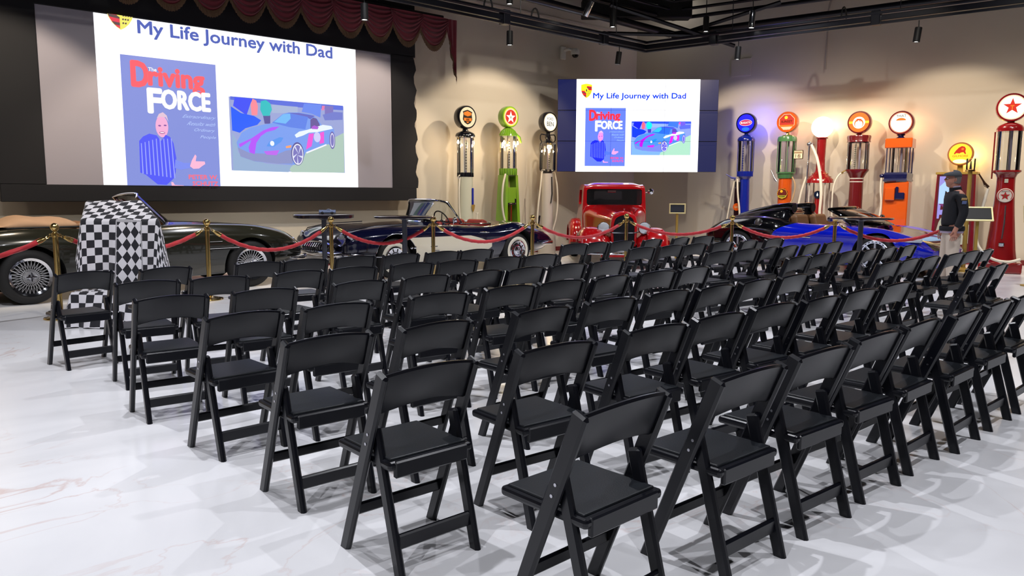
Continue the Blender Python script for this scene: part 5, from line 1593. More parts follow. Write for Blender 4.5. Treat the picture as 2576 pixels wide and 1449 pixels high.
def bulb_at(t, x, y, z):
    MB().lathe([(0.0, 0.045), (0.018, 0.035), (0.026, 0.01), (0.016, -0.02), (0.012, -0.04), (0.0, -0.04)], 14, 0, Matrix.Translation((x, y, z)) @ Matrix.Rotation(PI, 4, 'X')).build('bulb', emit('bulb_glow', (1.0, 0.86, 0.66), 14.0), t)
    MB().cyl((x, y, z+0.03), (x, y, z+0.09), 0.012, 8).build('bulb_holder', M_BRASS, t)
    l = bpy.data.lights.new('bulb_light', 'POINT'); l.energy = 9; l.color = (1.0, 0.70, 0.38); l.shadow_soft_size = 0.03
    o = bpy.data.objects.new('bulb_light', l); COL.objects.link(o); o.parent = t; o.location = (x, y-0.05, z-0.06)
def glow_light(t, z, r, col, energy, y=0.0, x=0.0):
    l = bpy.data.lights.new('globe_light', 'POINT'); l.energy = energy; l.color = col; l.shadow_soft_size = 0.08
    o = bpy.data.objects.new('globe_light', l); COL.objects.link(o); o.parent = t; o.location = (x, y, z)
def pump(label, x, y, rz):
    t = thing('petrol_pump', label, 'petrol pump', (x, y, 0), rz, 'old glass-cylinder petrol pumps along the walls')
    return t
def enamel(n, c):
    return mat(n, c, 0.22, 0, 0.8, noise=0.05, nscale=5)
E_WHITE = emit('lens_white', (1.0, 0.97, 0.90), 1.5)
E_CREAM = emit('lens_cream', (0.98, 0.88, 0.70), 1.1)
E_RED = emit('lens_red', (0.92, 0.20, 0.12), 1.0)
E_ORANGE = emit('lens_orange', (0.98, 0.50, 0.12), 1.1)
E_BLUE = emit('lens_blue', (0.06, 0.06, 0.95), 1.2)
E_PINK = emit('lens_pink', (0.90, 0.22, 0.42), 1.0)
E_YEL = emit('lens_yellow', (1.0, 0.86, 0.20), 1.3)
E_GREEN = emit('lens_green', (0.35, 0.60, 0.25), 0.9)
I_DARK = emit('lens_ink', (0.22, 0.14, 0.08), 0.6)
I_GREY = emit('lens_grey_ink', (0.55, 0.52, 0.46), 0.8)
BLK, CRM, GRN, MAR, BLU, ORG, DGR, TRD = enamel('pump_black', (0.05, 0.05, 0.08)), enamel('pump_cream', (0.72, 0.72, 0.65)), enamel('pump_green', (0.44, 0.62, 0.16)), enamel('pump_maroon', (0.36, 0.06, 0.08)), enamel('pump_blue', (0.05, 0.13, 0.55)), enamel('pump_orange', (0.78, 0.32, 0.08)), enamel('pump_sage', (0.27, 0.45, 0.28)), enamel('pump_red', (0.50, 0.05, 0.07))
GRY = enamel('pump_grey_white', (0.74, 0.71, 0.68))

# -- 1: black globe and cap, cream column
t = pump('petrol pump with black globe, orange shield emblem and cream column by the screen', 9.95, 12.85, 0.0)
def d1(P):
    face_disc(P, E_CREAM)
    P.poly([(0.20, 0.24), (0.36, 0.18), (0.5, 0.14), (0.64, 0.18), (0.80, 0.24), (0.76, 0.34), (0.80, 0.62), (0.68, 0.78), (0.5, 0.86), (0.32, 0.78), (0.20, 0.62), (0.24, 0.34)], I_DARK)
    P.poly([(0.26, 0.28), (0.5, 0.20), (0.74, 0.28), (0.72, 0.40), (0.5, 0.46), (0.28, 0.40)], E_ORANGE)
    P.rect(0.27, 0.54, 0.75, 0.68, E_ORANGE)
    P.poly([(0.40, 0.72), (0.60, 0.72), (0.5, 0.80)], E_ORANGE)
    P.text('66', 0.42, 0.56, 0.60, 0.66, I_DARK, 0.05)
globe(t, 2.97, 0.24, 0.17, BLK, d1)
MB().lathe([(0.05, 2.74), (0.07, 2.69), (0.12, 2.68), (0.19, 2.64), (0.21, 2.60), (0.21, 2.57), (0.18, 2.55), (0.0, 2.55)], 36).build('cap', BLK, t)
MB().lathe([(0.205, 2.575), (0.214, 2.57), (0.205, 2.565)], 36, 0, None, True, False).build('cap_trim', M_CHROME, t)
glass_cylinder(t, 1.82, 2.55, 0.155, 4, M_CHROME)
ribbed_ring(t, 'collar', 1.74, 1.83, 0.175, BLK, 18)
MB().lathe([(0.0, 0), (0.24, 0), (0.24, 0.10), (0.18, 0.16), (0.165, 0.3), (0.16, 1.74)], 32).build('column', CRM, t)
for xx in (-0.20, 0.20):
    bulb_at(t, xx, -0.02, 2.46)
MB().box((0.07, -0.165, 1.33), (0.05, 0.02, 0.36), 0, 0.01).build('blue_badge', BLU, t)
MB().add([(0.02, -0.180, 1.15), (0.07, -0.185, 1.17), (0.12, -0.180, 1.15), (0.10, -0.178, 1.06), (0.07, -0.178, 1.00), (0.04, -0.178, 1.06)], [(5, 4, 3, 2, 1, 0)]).build('gold_shield', M_GOLDP, t)
hose(t, [(-0.18, -0.05, 1.74), (-0.21, -0.06, 1.5), (-0.20, -0.05, 1.1), (-0.17, -0.05, 0.7), (-0.20, -0.06, 0.4)])
MB().cyl((-0.17, -0.03, 1.76), (-0.22, -0.05, 1.72), 0.03, 10).build('outlet_valve', M_CHROME, t)
MB().box((0.24, -0.10, 0.98), (0.06, 0.02, 0.015), 0, 0.004).cyl((0.23, -0.1, 0.98), (0.23, -0.1, 0.55), 0.012, 8).build('nozzle', M_HOSE, t)

# -- 2: lime green with a white star
t = pump('lime green petrol pump with a white star on a red globe lens', 11.10, 12.80, 0.0)
def d2(P):
    face_disc(P, E_CREAM, E_YEL)
    P.ell(0.5, 0.5, 0.38, 0.38, E_RED, 36)
    P.star(0.5, 0.53, 0.34, 0.34, E_WHITE)
    P.text('A', 0.44, 0.44, 0.56, 0.60, E_GREEN, 0.03)
globe(t, 3.05, 0.23, 0.17, GRN, d2)
MB().lathe([(0.05, 2.86), (0.05, 2.80), (0.07, 2.78)], 20).build('neck', GRN, t)
q = MB().lathe([(0.06, 2.82), (0.14, 2.76), (0.19, 2.67), (0.20, 2.64), (0.0, 2.64)], 36)
for k in range(24):
    a = 2*PI*k/24
    q.tube([(0.08*math.cos(a), 0.08*math.sin(a), 2.81), (0.15*math.cos(a), 0.15*math.sin(a), 2.75), (0.195*math.cos(a), 0.195*math.sin(a), 2.67)], 0.008, 5)
q.build('cap', GRN, t)
glass_cylinder(t, 1.93, 2.64, 0.16, 4, M_BRASS)
ribbed_ring(t, 'collar', 1.80, 1.94, 0.195, GRN, 22, 1.05)
for s in (-1, 1):
    MB().add([(s*0.10-0.03, -0.16, 0), (s*0.24+0.0-0.03, -0.16, 0)][:0] or [(s*0.22-0.04, -0.18, 0), (s*0.22+0.04, -0.18, 0), (s*0.22+0.04, 0.18, 0), (s*0.22-0.04, 0.18, 0), (s*0.14-0.035, -0.13, 1.80), (s*0.14+0.035, -0.13, 1.80), (s*0.14+0.035, 0.13, 1.80), (s*0.14-0.035, 0.13, 1.80)],
             [(3, 2, 1, 0), (4, 5, 6, 7), (0, 1, 5, 4), (1, 2, 6, 5), (2, 3, 7, 6), (3, 0, 4, 7)]).build('pedestal_post', GRN, t)
MB().box((0, 0.08, 0.9), (0.28, 0.02, 1.76), 0, 0.004).build('back_panel', enamel('pump_pale_yellow', (0.80, 0.74, 0.46)), t)
MB().box((0, -0.12, 1.36), (0.24, 0.04, 0.34), 0, 0.008).build('door_panel', GRN, t)
MB().box((0, -0.16, 0.08), (0.62, 0.40, 0.16), 0, 0.02).build('base', GRN, t)
MB().box((0, -0.13, 1.17), (0.22, 0.05, 0.04), 0, 0.01).box((0.09, -0.14, 1.24), (0.03, 0.04, 0.10), 0, 0.01).build('lever', BLK, t)
MB().tube([(0.02, -0.05, 0.16), (0.02, -0.05, 1.2)], 0.05, 12).build('pump_barrel', M_BRASS, t)
for xx in (-0.19, 0.10, 0.20):
    bulb_at(t, xx, -0.08, 2.50)
MB().tube([(0.16, -0.05, 2.72), (0.24, -0.10, 2.62), (0.27, -0.12, 2.50)], [0.02, 0.03, 0.02], 8).build('crank_arm', GRN, t)
hose(t, [(-0.18, -0.12, 1.82), (-0.27, -0.14, 1.55), (-0.29, -0.14, 1.2), (-0.24, -0.14, 0.9), (-0.12, -0.16, 0.55), (-0.05, -0.2, 0.3)], 0.022)

# -- 3: pale grey with a wire guard
t = pump('pale grey petrol pump with black wire guard and two white hoses beside the video wall', 12.28, 12.78, 0.0)
def d3(P):
    face_disc(P, E_WHITE, E_CREAM)
    P.text('FORD', 0.26, 0.24, 0.74, 0.40, I_GREY, 0.02)
    P.text('BEN', 0.24, 0.48, 0.76, 0.72, I_GREY, 0.03)
globe(t, 3.01, 0.23, 0.16, BLK, d3)
MB().lathe([(0.06, 2.82), (0.05, 2.74), (0.07, 2.68), (0.05, 2.62), (0.10, 2.58), (0.16, 2.54), (0.0, 2.54)], 24).build('neck', BLK, t)
glass_cylinder(t, 1.93, 2.55, 0.185, 2, M_CHROME)
for s in (-1, 1):
    MB().tube([(0.0, 0.0, 2.70), (s*0.08, 0, 2.73), (s*0.20, 0, 2.74), (s*0.235, 0, 2.70), (s*0.235, 0, 2.62), (s*0.19, 0, 2.57), (s*0.225, 0, 2.52), (s*0.235, 0, 2.3), (s*0.235, 0, 1.97), (s*0.20, 0, 1.92), (s*0.05, 0, 1.92)], 0.013, 8).build('guard_wire', BLK, t)
MB().lathe([(0.10, 1.95), (0.13, 1.90), (0.10, 1.86)], 20).build('collar', BLK, t)
bulb_at(t, -0.05, -0.06, 2.46); bulb_at(t, 0.06, -0.04, 2.46)
MB().lathe([(0.0, 0), (0.21, 0), (0.21, 0.06), (0.20, 0.42), (0.15, 0.50), (0.135, 0.60), (0.13, 1.86)], 30).build('column', GRY, t)
MB().tube([(0.0, -0.14, 1.78), (0.01, -0.15, 1.4), (-0.02, -0.15, 1.22), (-0.04, -0.16, 1.18)], 0.014, 8).build('pump_lever', M_DARK, t)
hose(t, [(-0.20, -0.03, 1.90), (-0.27, -0.05, 1.5), (-0.34, -0.06, 1.1), (-0.36, -0.06, 0.8), (-0.34, -0.06, 0.6)], 0.02)
hose(t, [(0.20, -0.03, 1.88), (0.26, -0.05, 1.6), (0.28, -0.06, 1.2), (0.24, -0.06, 0.85), (0.16, -0.06, 0.62), (0.10, -0.08, 0.52)], 0.02)
MB().tube([(-0.36, -0.06, 0.62), (-0.30, -0.07, 0.90)], [0.03, 0.022], 8).build('nozzle', BLK, t)

# -- the pump wall
RW = RZ_R
t = pump('blue petrol pump with a glowing blue globe beside the video wall', 16.20, 10.10, RW)
def d4(P):
    face_disc(P, E_BLUE)
    P.ell(0.5, 0.84, 0.22, 0.11, emit('lens_sky', (0.10, 0.45, 1.0), 1.3), 24)
    P.ell(0.5, 0.48, 0.37, 0.18, E_WHITE, 36)
    P.ell(0.5, 0.48, 0.35, 0.165, E_PINK, 36)
    P.text('BUGATTI', 0.22, 0.43, 0.78, 0.53, E_WHITE, 0.03)
globe(t, 3.06, 0.235, 0.17, enamel('pump_blue_globe', (0.02, 0.03, 0.25)), d4)
glow_light(t, 3.1, 0.2, (0.12, 0.12, 1.0), 22, 0.2, 0.16)
MB().lathe([(0.05, 2.84), (0.05, 2.80), (0.10, 2.78), (0.17, 2.74), (0.20, 2.69), (0.20, 2.64), (0.0, 2.64)], 36).build('cap', BLU, t)
MB().lathe([(0.195, 2.655), (0.207, 2.65), (0.195, 2.645)], 36, 0, None, True, False).build('cap_trim', M_BRASS, t)
glass_cylinder(t, 1.93, 2.64, 0.17, 6, BLU)
ribbed_ring(t, 'collar', 1.82, 1.94, 0.185, BLU, 22)
MB().lathe([(0.10, 1.74), (0.16, 1.82)], 24).build('collar_neck', BLU, t)
MB().lathe([(0.0, 0), (0.22, 0), (0.22, 0.08), (0.16, 0.14), (0.145, 0.5), (0.115, 1.75)], 28).build('column', BLU, t)
MB().box((-0.12, -0.12, 1.25), (0.14, 0.03, 0.9), 0, 0.01).build('dark_door', BLK, t)
o = MB().lathe([(0.0, 0.012), (0.085, 0.010), (0.09, 0.0)], 24, 0, Matrix.Translation((-0.12, -0.137, 1.10)) @ Matrix.Rotation(PI/2, 4, 'X')).build('orange_badge', ORG, t)
P = Paint((-0.19, -0.151, 1.14), (0.14, 0, 0), (0, 0, -0.08), (0, -1, 0)); P.text('GAS', 0.15, 0.2, 0.85, 0.8, mat('badge_cream', (0.95, 0.82, 0.62), 0.5), 0.03); P.build('badge_text', o)
hose(t, [(-0.20, -0.10, 1.78), (-0.26, -0.12, 1.4), (-0.34, -0.12, 0.9), (-0.40, -0.12, 0.4)], 0.017)
hose(t, [(-0.12, -0.15, 1.76), (-0.08, -0.19, 1.4), (-0.02, -0.2, 1.0), (0.0, -0.2, 0.5)], 0.022)
nozzle(t, (-0.16, -0.14, 1.78), (-1, -0.1, 0.1), BLU)

t = pump('orange petrol pump with sage green cap and an orange sunset globe', 16.42, 9.18, RW)
def d5(P):
    face_disc(P, enamel('pump_globe_orange', (0.80, 0.34, 0.12)))
    oc = lambda k: [(0.5+k*math.cos(PI*(j+0.5)/4)*0.46, 0.5+k*math.sin(PI*(j+0.5)/4)*0.46) for j in range(8)]
    P.poly(oc(1.0), E_CREAM); P.poly(oc(0.94), E_RED)
    P.poly([(0.5+0.43*math.cos(a), 0.5+0.43*math.sin(a)) for a in [PI*(0.12+0.76*k/12) for k in range(13)]], E_ORANGE)
    P.poly([(0.5+0.40*math.cos(a), 0.53+0.40*math.sin(a)) for a in [PI*(0.2+0.6*k/12) for k in range(13)]], E_CREAM)
    P.ell(0.46, 0.26, 0.09, 0.09, E_YEL, 20)
    P.text('SUNSET', 0.20, 0.42, 0.80, 0.54, I_DARK, 0.02)
globe(t, 3.04, 0.235, 0.18, ORG, d5)
glow_light(t, 3.0, 0.2, (1.0, 0.45, 0.12), 6, 0.2, 0.1)
MB().lathe([(0.04, 2.82), (0.06, 2.74)], 18).build('neck', M_BRASS, t)
MB().lathe([(0.0, 2.75), (0.14, 2.745), (0.20, 2.71), (0.215, 2.66), (0.215, 2.60), (0.0, 2.60)], 36).build('cap', DGR, t)
glass_cylinder(t, 1.89, 2.60, 0.185, 8, DGR, False)
MB().lathe([(0.21, 1.91), (0.21, 1.88), (0.19, 1.87), (0.17, 1.77), (0.0, 1.77)], 36).build('collar', DGR, t)
MB().lathe([(0.0, 0), (0.21, 0), (0.21, 0.1), (0.165, 0.15), (0.155, 1.0), (0.15, 1.78)], 30).build('column', ORG, t)
o = MB().lathe([(0.0, 0.014), (0.125, 0.012), (0.13, 0.0)], 8, 0, Matrix.Translation((0.0, -0.158, 1.42)) @ Matrix.Rotation(PI/2, 4, 'X') @ Matrix.Rotation(PI/8, 4, 'Z'), False).build('sunrise_badge', mat('badge_brown', (0.38, 0.12, 0.10), 0.4), t)
P = Paint((-0.12, -0.174, 1.54), (0.24, 0, 0), (0, 0, -0.24), (0, -1, 0))
P.ell(0.42, 0.28, 0.13, 0.13, mat('badge_sun', (0.92, 0.70, 0.15), 0.4), 24)
P.poly([(0.08, 0.66), (0.92, 0.66), (0.80, 0.88), (0.5, 0.96), (0.2, 0.88)], mat('badge_olive', (0.62, 0.62, 0.20), 0.5))
P.ring(0.5, 0.5, 0.5, 0.5, 0.93, mat('badge_sun', (0.92, 0.70, 0.15), 0.4), 8)
P.text('SUNSET', 0.2, 0.72, 0.8, 0.82, M_DARK, 0.02)
P.build('badge_print', o)
o = MB().box((0.28, -0.05, 2.30), (0.22, 0.03, 0.20), 0, 0.006).build('price_sign', mat('sign_bronze', (0.30, 0.22, 0.15), 0.4), t)
P = Paint((0.185, -0.067, 2.385), (0.19, 0, 0), (0, 0, -0.17), (0, -1, 0)); P.rect(0, 0, 1, 1, mat('sign_cream', (0.92, 0.84, 0.72), 0.5)); P.rect(0.05, 0.10, 0.95, 0.36, mat('sign_tan', (0.62, 0.52, 0.40), 0.5)); P.text('18', 0.2, 0.45, 0.8, 0.92, mat('sign_tan', (0.62, 0.52, 0.40), 0.5), 0.02); P.build('sign_face', o)
hose(t, [(0.18, -0.08, 1.80), (0.26, -0.10, 1.6), (0.22, -0.12, 1.3), (0.12, -0.16, 1.1), (0.02, -0.2, 0.9)], 0.015, mat('tan_hose', (0.68, 0.56, 0.42), 0.5))
nozzle(t, (-0.16, -0.10, 1.70), (-0.6, -0.1, 0.8), M_STEEL)
MB().cyl((0.2, -0.04, 1.9), (0.2, -0.04, 2.4), 0.01, 8).build('side_rod', M_CHROME, t)

t = pump('tall slim red petrol pump with a plain white glowing ball globe', 16.55, 8.42, RW)
g = MB().sphere((0, 0, 2.89), 0.235, 0, 28).build('globe_ball', emit('ball_white', (1.0, 0.97, 0.90), 1.5), t)
glow_light(t, 2.95, 0.2, (1.0, 0.82, 0.45), 8, 0.27, 0.1)
MB().lathe([(0.13, 2.66), (0.13, 2.64), (0.10, 2.63), (0.09, 2.2), (0.10, 1.95), (0.12, 1.90), (0.22, 1.80), (0.285, 1.73), (0.29, 1.66), (0.0, 1.66)], 36).build('bell_column', TRD, t)
q = MB()
for j in range(3):
    for k in range(14):
        a = 2*PI*(k+0.5*j)/14; r = (0.165, 0.225, 0.275)[j]; z = (1.865, 1.80, 1.745)[j]
        q.sphere((r*math.cos(a), r*math.sin(a), z), 0.011, 0, 8)
q.build('rivet', M_BRASS, t, kind='stuff')
for k in range(4):
    a = PI/4+k*PI/2
    MB().cyl((0.24*math.cos(a), 0.24*math.sin(a), 0.5), (0.24*math.cos(a), 0.24*math.sin(a), 1.67), 0.016, 8).build('post', GRY, t)
MB().lathe([(0.0, 0), (0.28, 0), (0.28, 0.46), (0.24, 0.52), (0.0, 0.52)], 32).build('base', TRD, t)
MB().lathe([(0.09, 0.52), (0.09, 1.36), (0.06, 1.46), (0.0, 1.47)], 24).build('inner_column', TRD, t)
MB().lathe([(0.0, 0.02), (0.07, 0.018), (0.085, 0.0)], 26, 0, Matrix.Translation((0, -0.10, 1.40)) @ Matrix.Rotation(PI/2, 4, 'X')).build('dial', mat('dial_blue', (0.05, 0.10, 0.20), 0.2), t)
MB().add([(0, -0.124, 1.45), (0.018, -0.124, 1.39), (0, -0.124, 1.36), (-0.018, -0.124, 1.39)], [(0, 3, 2, 1)]).build('dial_needle', E_WHITE, t)
MB().cyl((-0.26, -0.14, 0.52), (-0.22, -0.14, 2.50), 0.02, 10).build('standpipe', M_CHROME, t)
MB().sphere((-0.22, -0.15, 2.52), 0.055, 0, 14).sphere((-0.16, -0.14, 2.50), 0.04, 0, 12).build('pipe_head', M_STEEL, t)
hose(t, [(-0.17, -0.16, 2.50), (-0.02, -0.22, 2.2), (0.08, -0.26, 1.8), (0.13, -0.30, 1.4), (0.12, -0.30, 1.0), (0.14, -0.28, 0.7)], 0.032)
hose(t, [(-0.26, -0.12, 1.8), (-0.36, -0.14, 1.4), (-0.42, -0.14, 0.9), (-0.40, -0.14, 0.5)], 0.025)

t = pump('maroon petrol pump with an orange and white ringed globe', 16.70, 7.66, RW)
def d7(P):
    face_disc(P, E_ORANGE)
    P.poly([(0.02, 0.44), (0.98, 0.44), (0.98, 0.56), (0.02, 0.56)], E_YEL)
    P.ell(0.5, 0.52, 0.30, 0.30, E_WHITE, 32)
    P.ell(0.5, 0.56, 0.22, 0.24, E_ORANGE, 28); P.ell(0.5, 0.60, 0.18, 0.20, E_WHITE, 28)
    P.text('76', 0.38, 0.33, 0.62, 0.46, E_RED, 0.03)
globe(t, 2.95, 0.24, 0.18, MAR, d7)
glow_light(t, 2.95, 0.2, (1.0, 0.42, 0.15), 9, 0.26, 0.1)
MB().lathe([(0.09, 2.74), (0.05, 2.70), (0.12, 2.65), (0.05, 2.62)], 20).build('neck', MAR, t)
MB().lathe([(0.0, 2.63), (0.14, 2.66), (0.24, 2.67), (0.25, 2.64), (0.235, 2.56), (0.25, 2.53), (0.20, 2.51), (0.0, 2.51)], 12).build('cap', MAR, t)
glass_cylinder(t, 1.94, 2.51, 0.205, 6, M_CHROME, True)
MB().lathe([(0.235, 1.95), (0.235, 1.92), (0.19, 1.86), (0.145, 1.77), (0.0, 1.77)], 32).build('flare', MAR, t)
MB().lathe([(0.0, 0), (0.22, 0), (0.22, 0.1), (0.16, 0.16), (0.145, 0.5), (0.14, 1.78)], 30).build('column', MAR, t)
for z in (1.75, 1.68):
    MB().lathe([(0.143, z-0.012), (0.15, z), (0.143, z+0.012)], 30, 0, None, True, False).build('white_band', GRY, t)
hose(t, [(-0.20, -0.06, 1.90), (-0.34, -0.08, 1.84), (-0.44, -0.1, 1.6), (-0.46, -0.1, 1.2), (-0.44, -0.1, 0.8)], 0.018)
MB().tube([(-0.20, -0.05, 1.93), (-0.30, -0.07, 1.87)], 0.026, 10).build('outlet_valve', M_BRASS, t)

t = pump('square orange petrol pump with blue collar and white globe reading THAT', 16.86, 6.85, RW)
def d8(P):
    face_disc(P, E_WHITE)
    P.ring(0.5, 0.5, 0.49, 0.49, 0.94, E_ORANGE, 40)
    P.text('THAT', 0.28, 0.12, 0.72, 0.24, I_GREY, 0.02)
    P.poly([(0.5+0.22*math.cos(a), 0.40+0.12*math.sin(a)) for a in [PI+PI*k/14 for k in range(15)]], E_ORANGE)
globe(t, 2.90, 0.245, 0.20, MAR, d8)
glow_light(t, 2.85, 0.2, (1.0, 0.45, 0.2), 8, 0.26, 0.12)
MB().lathe([(0.05, 2.68), (0.09, 2.65), (0.05, 2.62), (0.10, 2.59), (0.06, 2.56)], 16).build('neck', enamel('pump_navy', (0.06, 0.07, 0.25)), t)
NVY = MATS['pump_navy']
MB().box((0, 0, 2.475), (0.52, 0.40, 0.20), 0, 0.015).build('head_box', ORG, t)
glass_cylinder(t, 1.86, 2.38, 0.15, 2, M_CHROME, False)
for sx in (-1, 1):
    for sy in (-1, 1):
        MB().cyl((sx*0.22, sy*0.16, 1.86), (sx*0.22, sy*0.16, 2.38), 0.012, 8).build('post', NVY, t)
MB().lathe([(0.0, 1.87), (0.25, 1.87), (0.27, 1.83), (0.26, 1.74), (0.28, 1.70), (0.25, 1.67), (0.0, 1.67)], 4, 0, Matrix.Rotation(PI/4, 4, 'Z') @ Matrix.Diagonal((1.25, 1.05, 1, 1)), False).build('collar', NVY, t)
MB().box((0, 0, 0.86), (0.48, 0.38, 1.64), 0, 0.02).build('body', ORG, t)
MB().box((0, 0, 0.04), (0.56, 0.46, 0.08), 0, 0.01).build('base', NVY, t)
MB().box((-0.10, -0.22, 1.42), (0.19, 0.09, 0.26), 0, 0.012).build('coin_box', ORG, t)
MB().box((0.08, -0.21, 1.38), (0.20, 0.05, 0.14), 0, 0.015).box((0.03, -0.21, 1.50), (0.06, 0.05, 0.14), 0, 0.012).build('meter_bracket', NVY, t)
MB().sphere((-0.30, -0.10, 1.80), 0.05, 0, 12).build('hose_joint', NVY, t)
o = MB().box((-0.08, -0.205, 1.78), (0.16, 0.01, 0.06), 0, 0.003).build('maker_plate', M_BRASS, t)
hose(t, [(-0.30, -0.12, 1.76), (-0.30, -0.14, 1.5), (-0.27, -0.14, 1.2), (-0.30, -0.16, 0.8)], 0.022)

def texaco_star(P, u, v, r, red, green):
    P.star(u, v, r, r, red)
    P.rect(u-0.10*r*2, v-0.16*r, u+0.10*r*2, v-0.04*r, green)
    P.rect(u-0.05*r, v-0.10*r, u+0.05*r, v+0.34*r, green)
t = pump('large red petrol pump with red star globe, round star badge and long white hose', 15.92, 4.58, math.radians(-72))
def d9(P):
    face_disc(P, E_WHITE)
    P.ring(0.5, 0.5, 0.49, 0.49, 0.92, E_CREAM, 40)
    texaco_star(P, 0.5, 0.47, 0.34, E_RED, E_ORANGE)
globe(t, 2.96, 0.25, 0.20, TRD, d9)
glow_light(t, 2.95, 0.2, (1.0, 0.75, 0.4), 10, 0.28, 0.12)
MB().lathe([(0.06, 2.74), (0.06, 2.70), (0.12, 2.68), (0.19, 2.64), (0.215, 2.59), (0.215, 2.54), (0.0, 2.54)], 36).build('cap', TRD, t)
glass_cylinder(t, 1.84, 2.54, 0.19, 6, M_CHROME, False)
MB().cyl((-0.225, 0, 1.70), (-0.225, 0, 2.54), 0.012, 8).build('rod', TRD, t)
MB().lathe([(0.225, 1.85), (0.225, 1.82), (0.17, 1.78), (0.145, 1.72)], 32).build('flare', TRD, t)
MB().lathe([(0.0, 0.20), (0.27, 0.20), (0.235, 0.42), (0.20, 0.80), (0.165, 1.2), (0.145, 1.6), (0.145, 1.74)], 36).build('column', TRD, t)
MB().box((0, 0, 0.10), (0.68, 0.60, 0.20), 0, 0.03, seg=2).build('plinth', TRD, t)
o = MB().lathe([(0.0, 0.016), (0.12, 0.014), (0.128, 0.0)], 32, 0, Matrix.Translation((0.0, -0.155, 1.40)) @ Matrix.Rotation(PI/2-0.06, 4, 'X')).build('star_badge', GRY, t)
P = Paint((-0.115, -0.182, 1.515), (0.23, 0, 0), (0, 0.012, -0.23), (0, -1, -0.05))
P.ring(0.5, 0.5, 0.5, 0.5, 0.9, mat('badge_red', (0.62, 0.10, 0.12), 0.4), 32)
texaco_star(P, 0.5, 0.54, 0.36, mat('badge_red', (0.62, 0.10, 0.12), 0.4), mat('badge_green', (0.15, 0.35, 0.15), 0.4))
P.text('TEXACO', 0.22, 0.14, 0.78, 0.24, M_DARK, 0.02)
P.build('badge_print', o)
MB().box((0.0, -0.15, 1.66), (0.06, 0.02, 0.07), 0, 0.006).build('licence_plate', CRM, t)
MB().tube([(0.02, -0.175, 1.22), (0.02, -0.20, 0.9), (0.0, -0.235, 0.62)], [0.012, 0.016, 0.012], 8).build('pump_lever', M_CHROME, t)
MB().box((0.0, -0.235, 0.52), (0.09, 0.05, 0.07), 0, 0.012).build('lever_foot', M_CHROME, t)
hose(t, [(-0.27, -0.10, 1.52), (-0.33, -0.14, 1.2), (-0.40, -0.20, 0.85), (-0.36, -0.28, 0.50), (-0.15, -0.36, 0.28), (0.10, -0.38, 0.22), (0.30, -0.34, 0.27)], 0.026)
nozzle(t, (-0.26, -0.09, 1.55), (-0.8, -0.1, 0.8), mat('nozzle_bronze', (0.30, 0.20, 0.14), 0.35, 0.8))

t = pump('grey topped petrol pump with thick white hose just past the red star pump', 17.05, 3.80, RW)
glass_cylinder(t, 1.86, 2.40, 0.2, 4, M_CHROME, False)
MB().lathe([(0.0, 2.46), (0.2, 2.44), (0.23, 2.40), (0.0, 2.40)], 30).build('cap', GRY, t)
MB().lathe([(0.22, 1.87), (0.22, 1.84), (0.14, 1.72)], 28).build('flare', GRY, t)
MB().lathe([(0.0, 0), (0.24, 0), (0.24, 0.1), (0.16, 0.2), (0.14, 1.74)], 28).build('column', MAR, t)
hose(t, [(-0.16, -0.08, 1.84), (-0.22, -0.1, 1.5), (-0.2, -0.1, 1.0)], 0.03)

# ================================================================== lion sign, cabinet display, info stands
t = thing('lion_sign', 'round yellow lit sign with a red lion above the display cabinet', 'sign', tuple(on_right(7.66, 0.30, 2.24)), RW)
M = Matrix.Rotation(PI/2, 4, 'X')
MB().lathe([(0.0, -0.10), (0.225, -0.10), (0.235, -0.08), (0.235, 0.0), (0.225, 0.02), (0.205, 0.02)], 44, 0, M, True, False).build('sign_case', mat('sign_case', (0.62, 0.36, 0.18), 0.5), t)
P = Paint((-0.21, -0.018, 0.21), (0.42, 0, 0), (0, 0, -0.42), (0, -1, 0))
face_disc(P, E_YEL)
P.ell(0.5, 0.86, 0.30, 0.10, emit('sign_hot', (1.0, 0.95, 0.72), 1.6), 28)
lr = emit('sign_red', (0.88, 0.16, 0.06), 1.0)
P.poly([(0.22, 0.48), (0.30, 0.34), (0.42, 0.20), (0.54, 0.13), (0.66, 0.16), (0.72, 0.26), (0.70, 0.38), (0.74, 0.50), (0.70, 0.52), (0.62, 0.42), (0.52, 0.44), (0.46, 0.48), (0.32, 0.46), (0.26, 0.52)], lr)
P.ell(0.585, 0.27, 0.06, 0.055, E_ORANGE, 16)
P.text('GILMORE', 0.17, 0.56, 0.83, 0.65, E_ORANGE, 0.02)
P.build('sign_face', t)
glow_light(t, -0.05, 0.2, (1.0, 0.62, 0.12), 14, 0.17, 0.15)
MB().box((0, 0.12, -0.30), (0.10, 0.10, 0.16), 0, 0.01).build('sign_foot', M_GOLDP, t)
MB().box((0.0, 0.2, -0.0), (0.06, 0.2, 0.06), 0, 0.005).build('wall_arm', M_GOLDP, t)
cb = thing('display_cabinet', 'tall red display cabinet with a lit motoring poster behind the man in the cap', 'cabinet', tuple(on_right(7.64, 0.30, 0)), RW)
RC = enamel('cabinet_red', (0.42, 0.06, 0.10))
MB().add([(-0.40, -0.2, 0), (0.40, -0.2, 0), (0.40, 0.2, 0), (-0.40, 0.2, 0), (-0.345, -0.2, 1.82), (0.345, -0.2, 1.82), (0.345, 0.2, 1.82), (-0.345, 0.2, 1.82)], [(3, 2, 1, 0), (4, 5, 6, 7), (0, 1, 5, 4), (1, 2, 6, 5), (2, 3, 7, 6), (3, 0, 4, 7)]).build('cabinet_case', RC, cb)
MB().box((0, 0, 1.845), (0.74, 0.44, 0.05), 0, 0.008).build('top_ledge', M_GOLDP, cb)
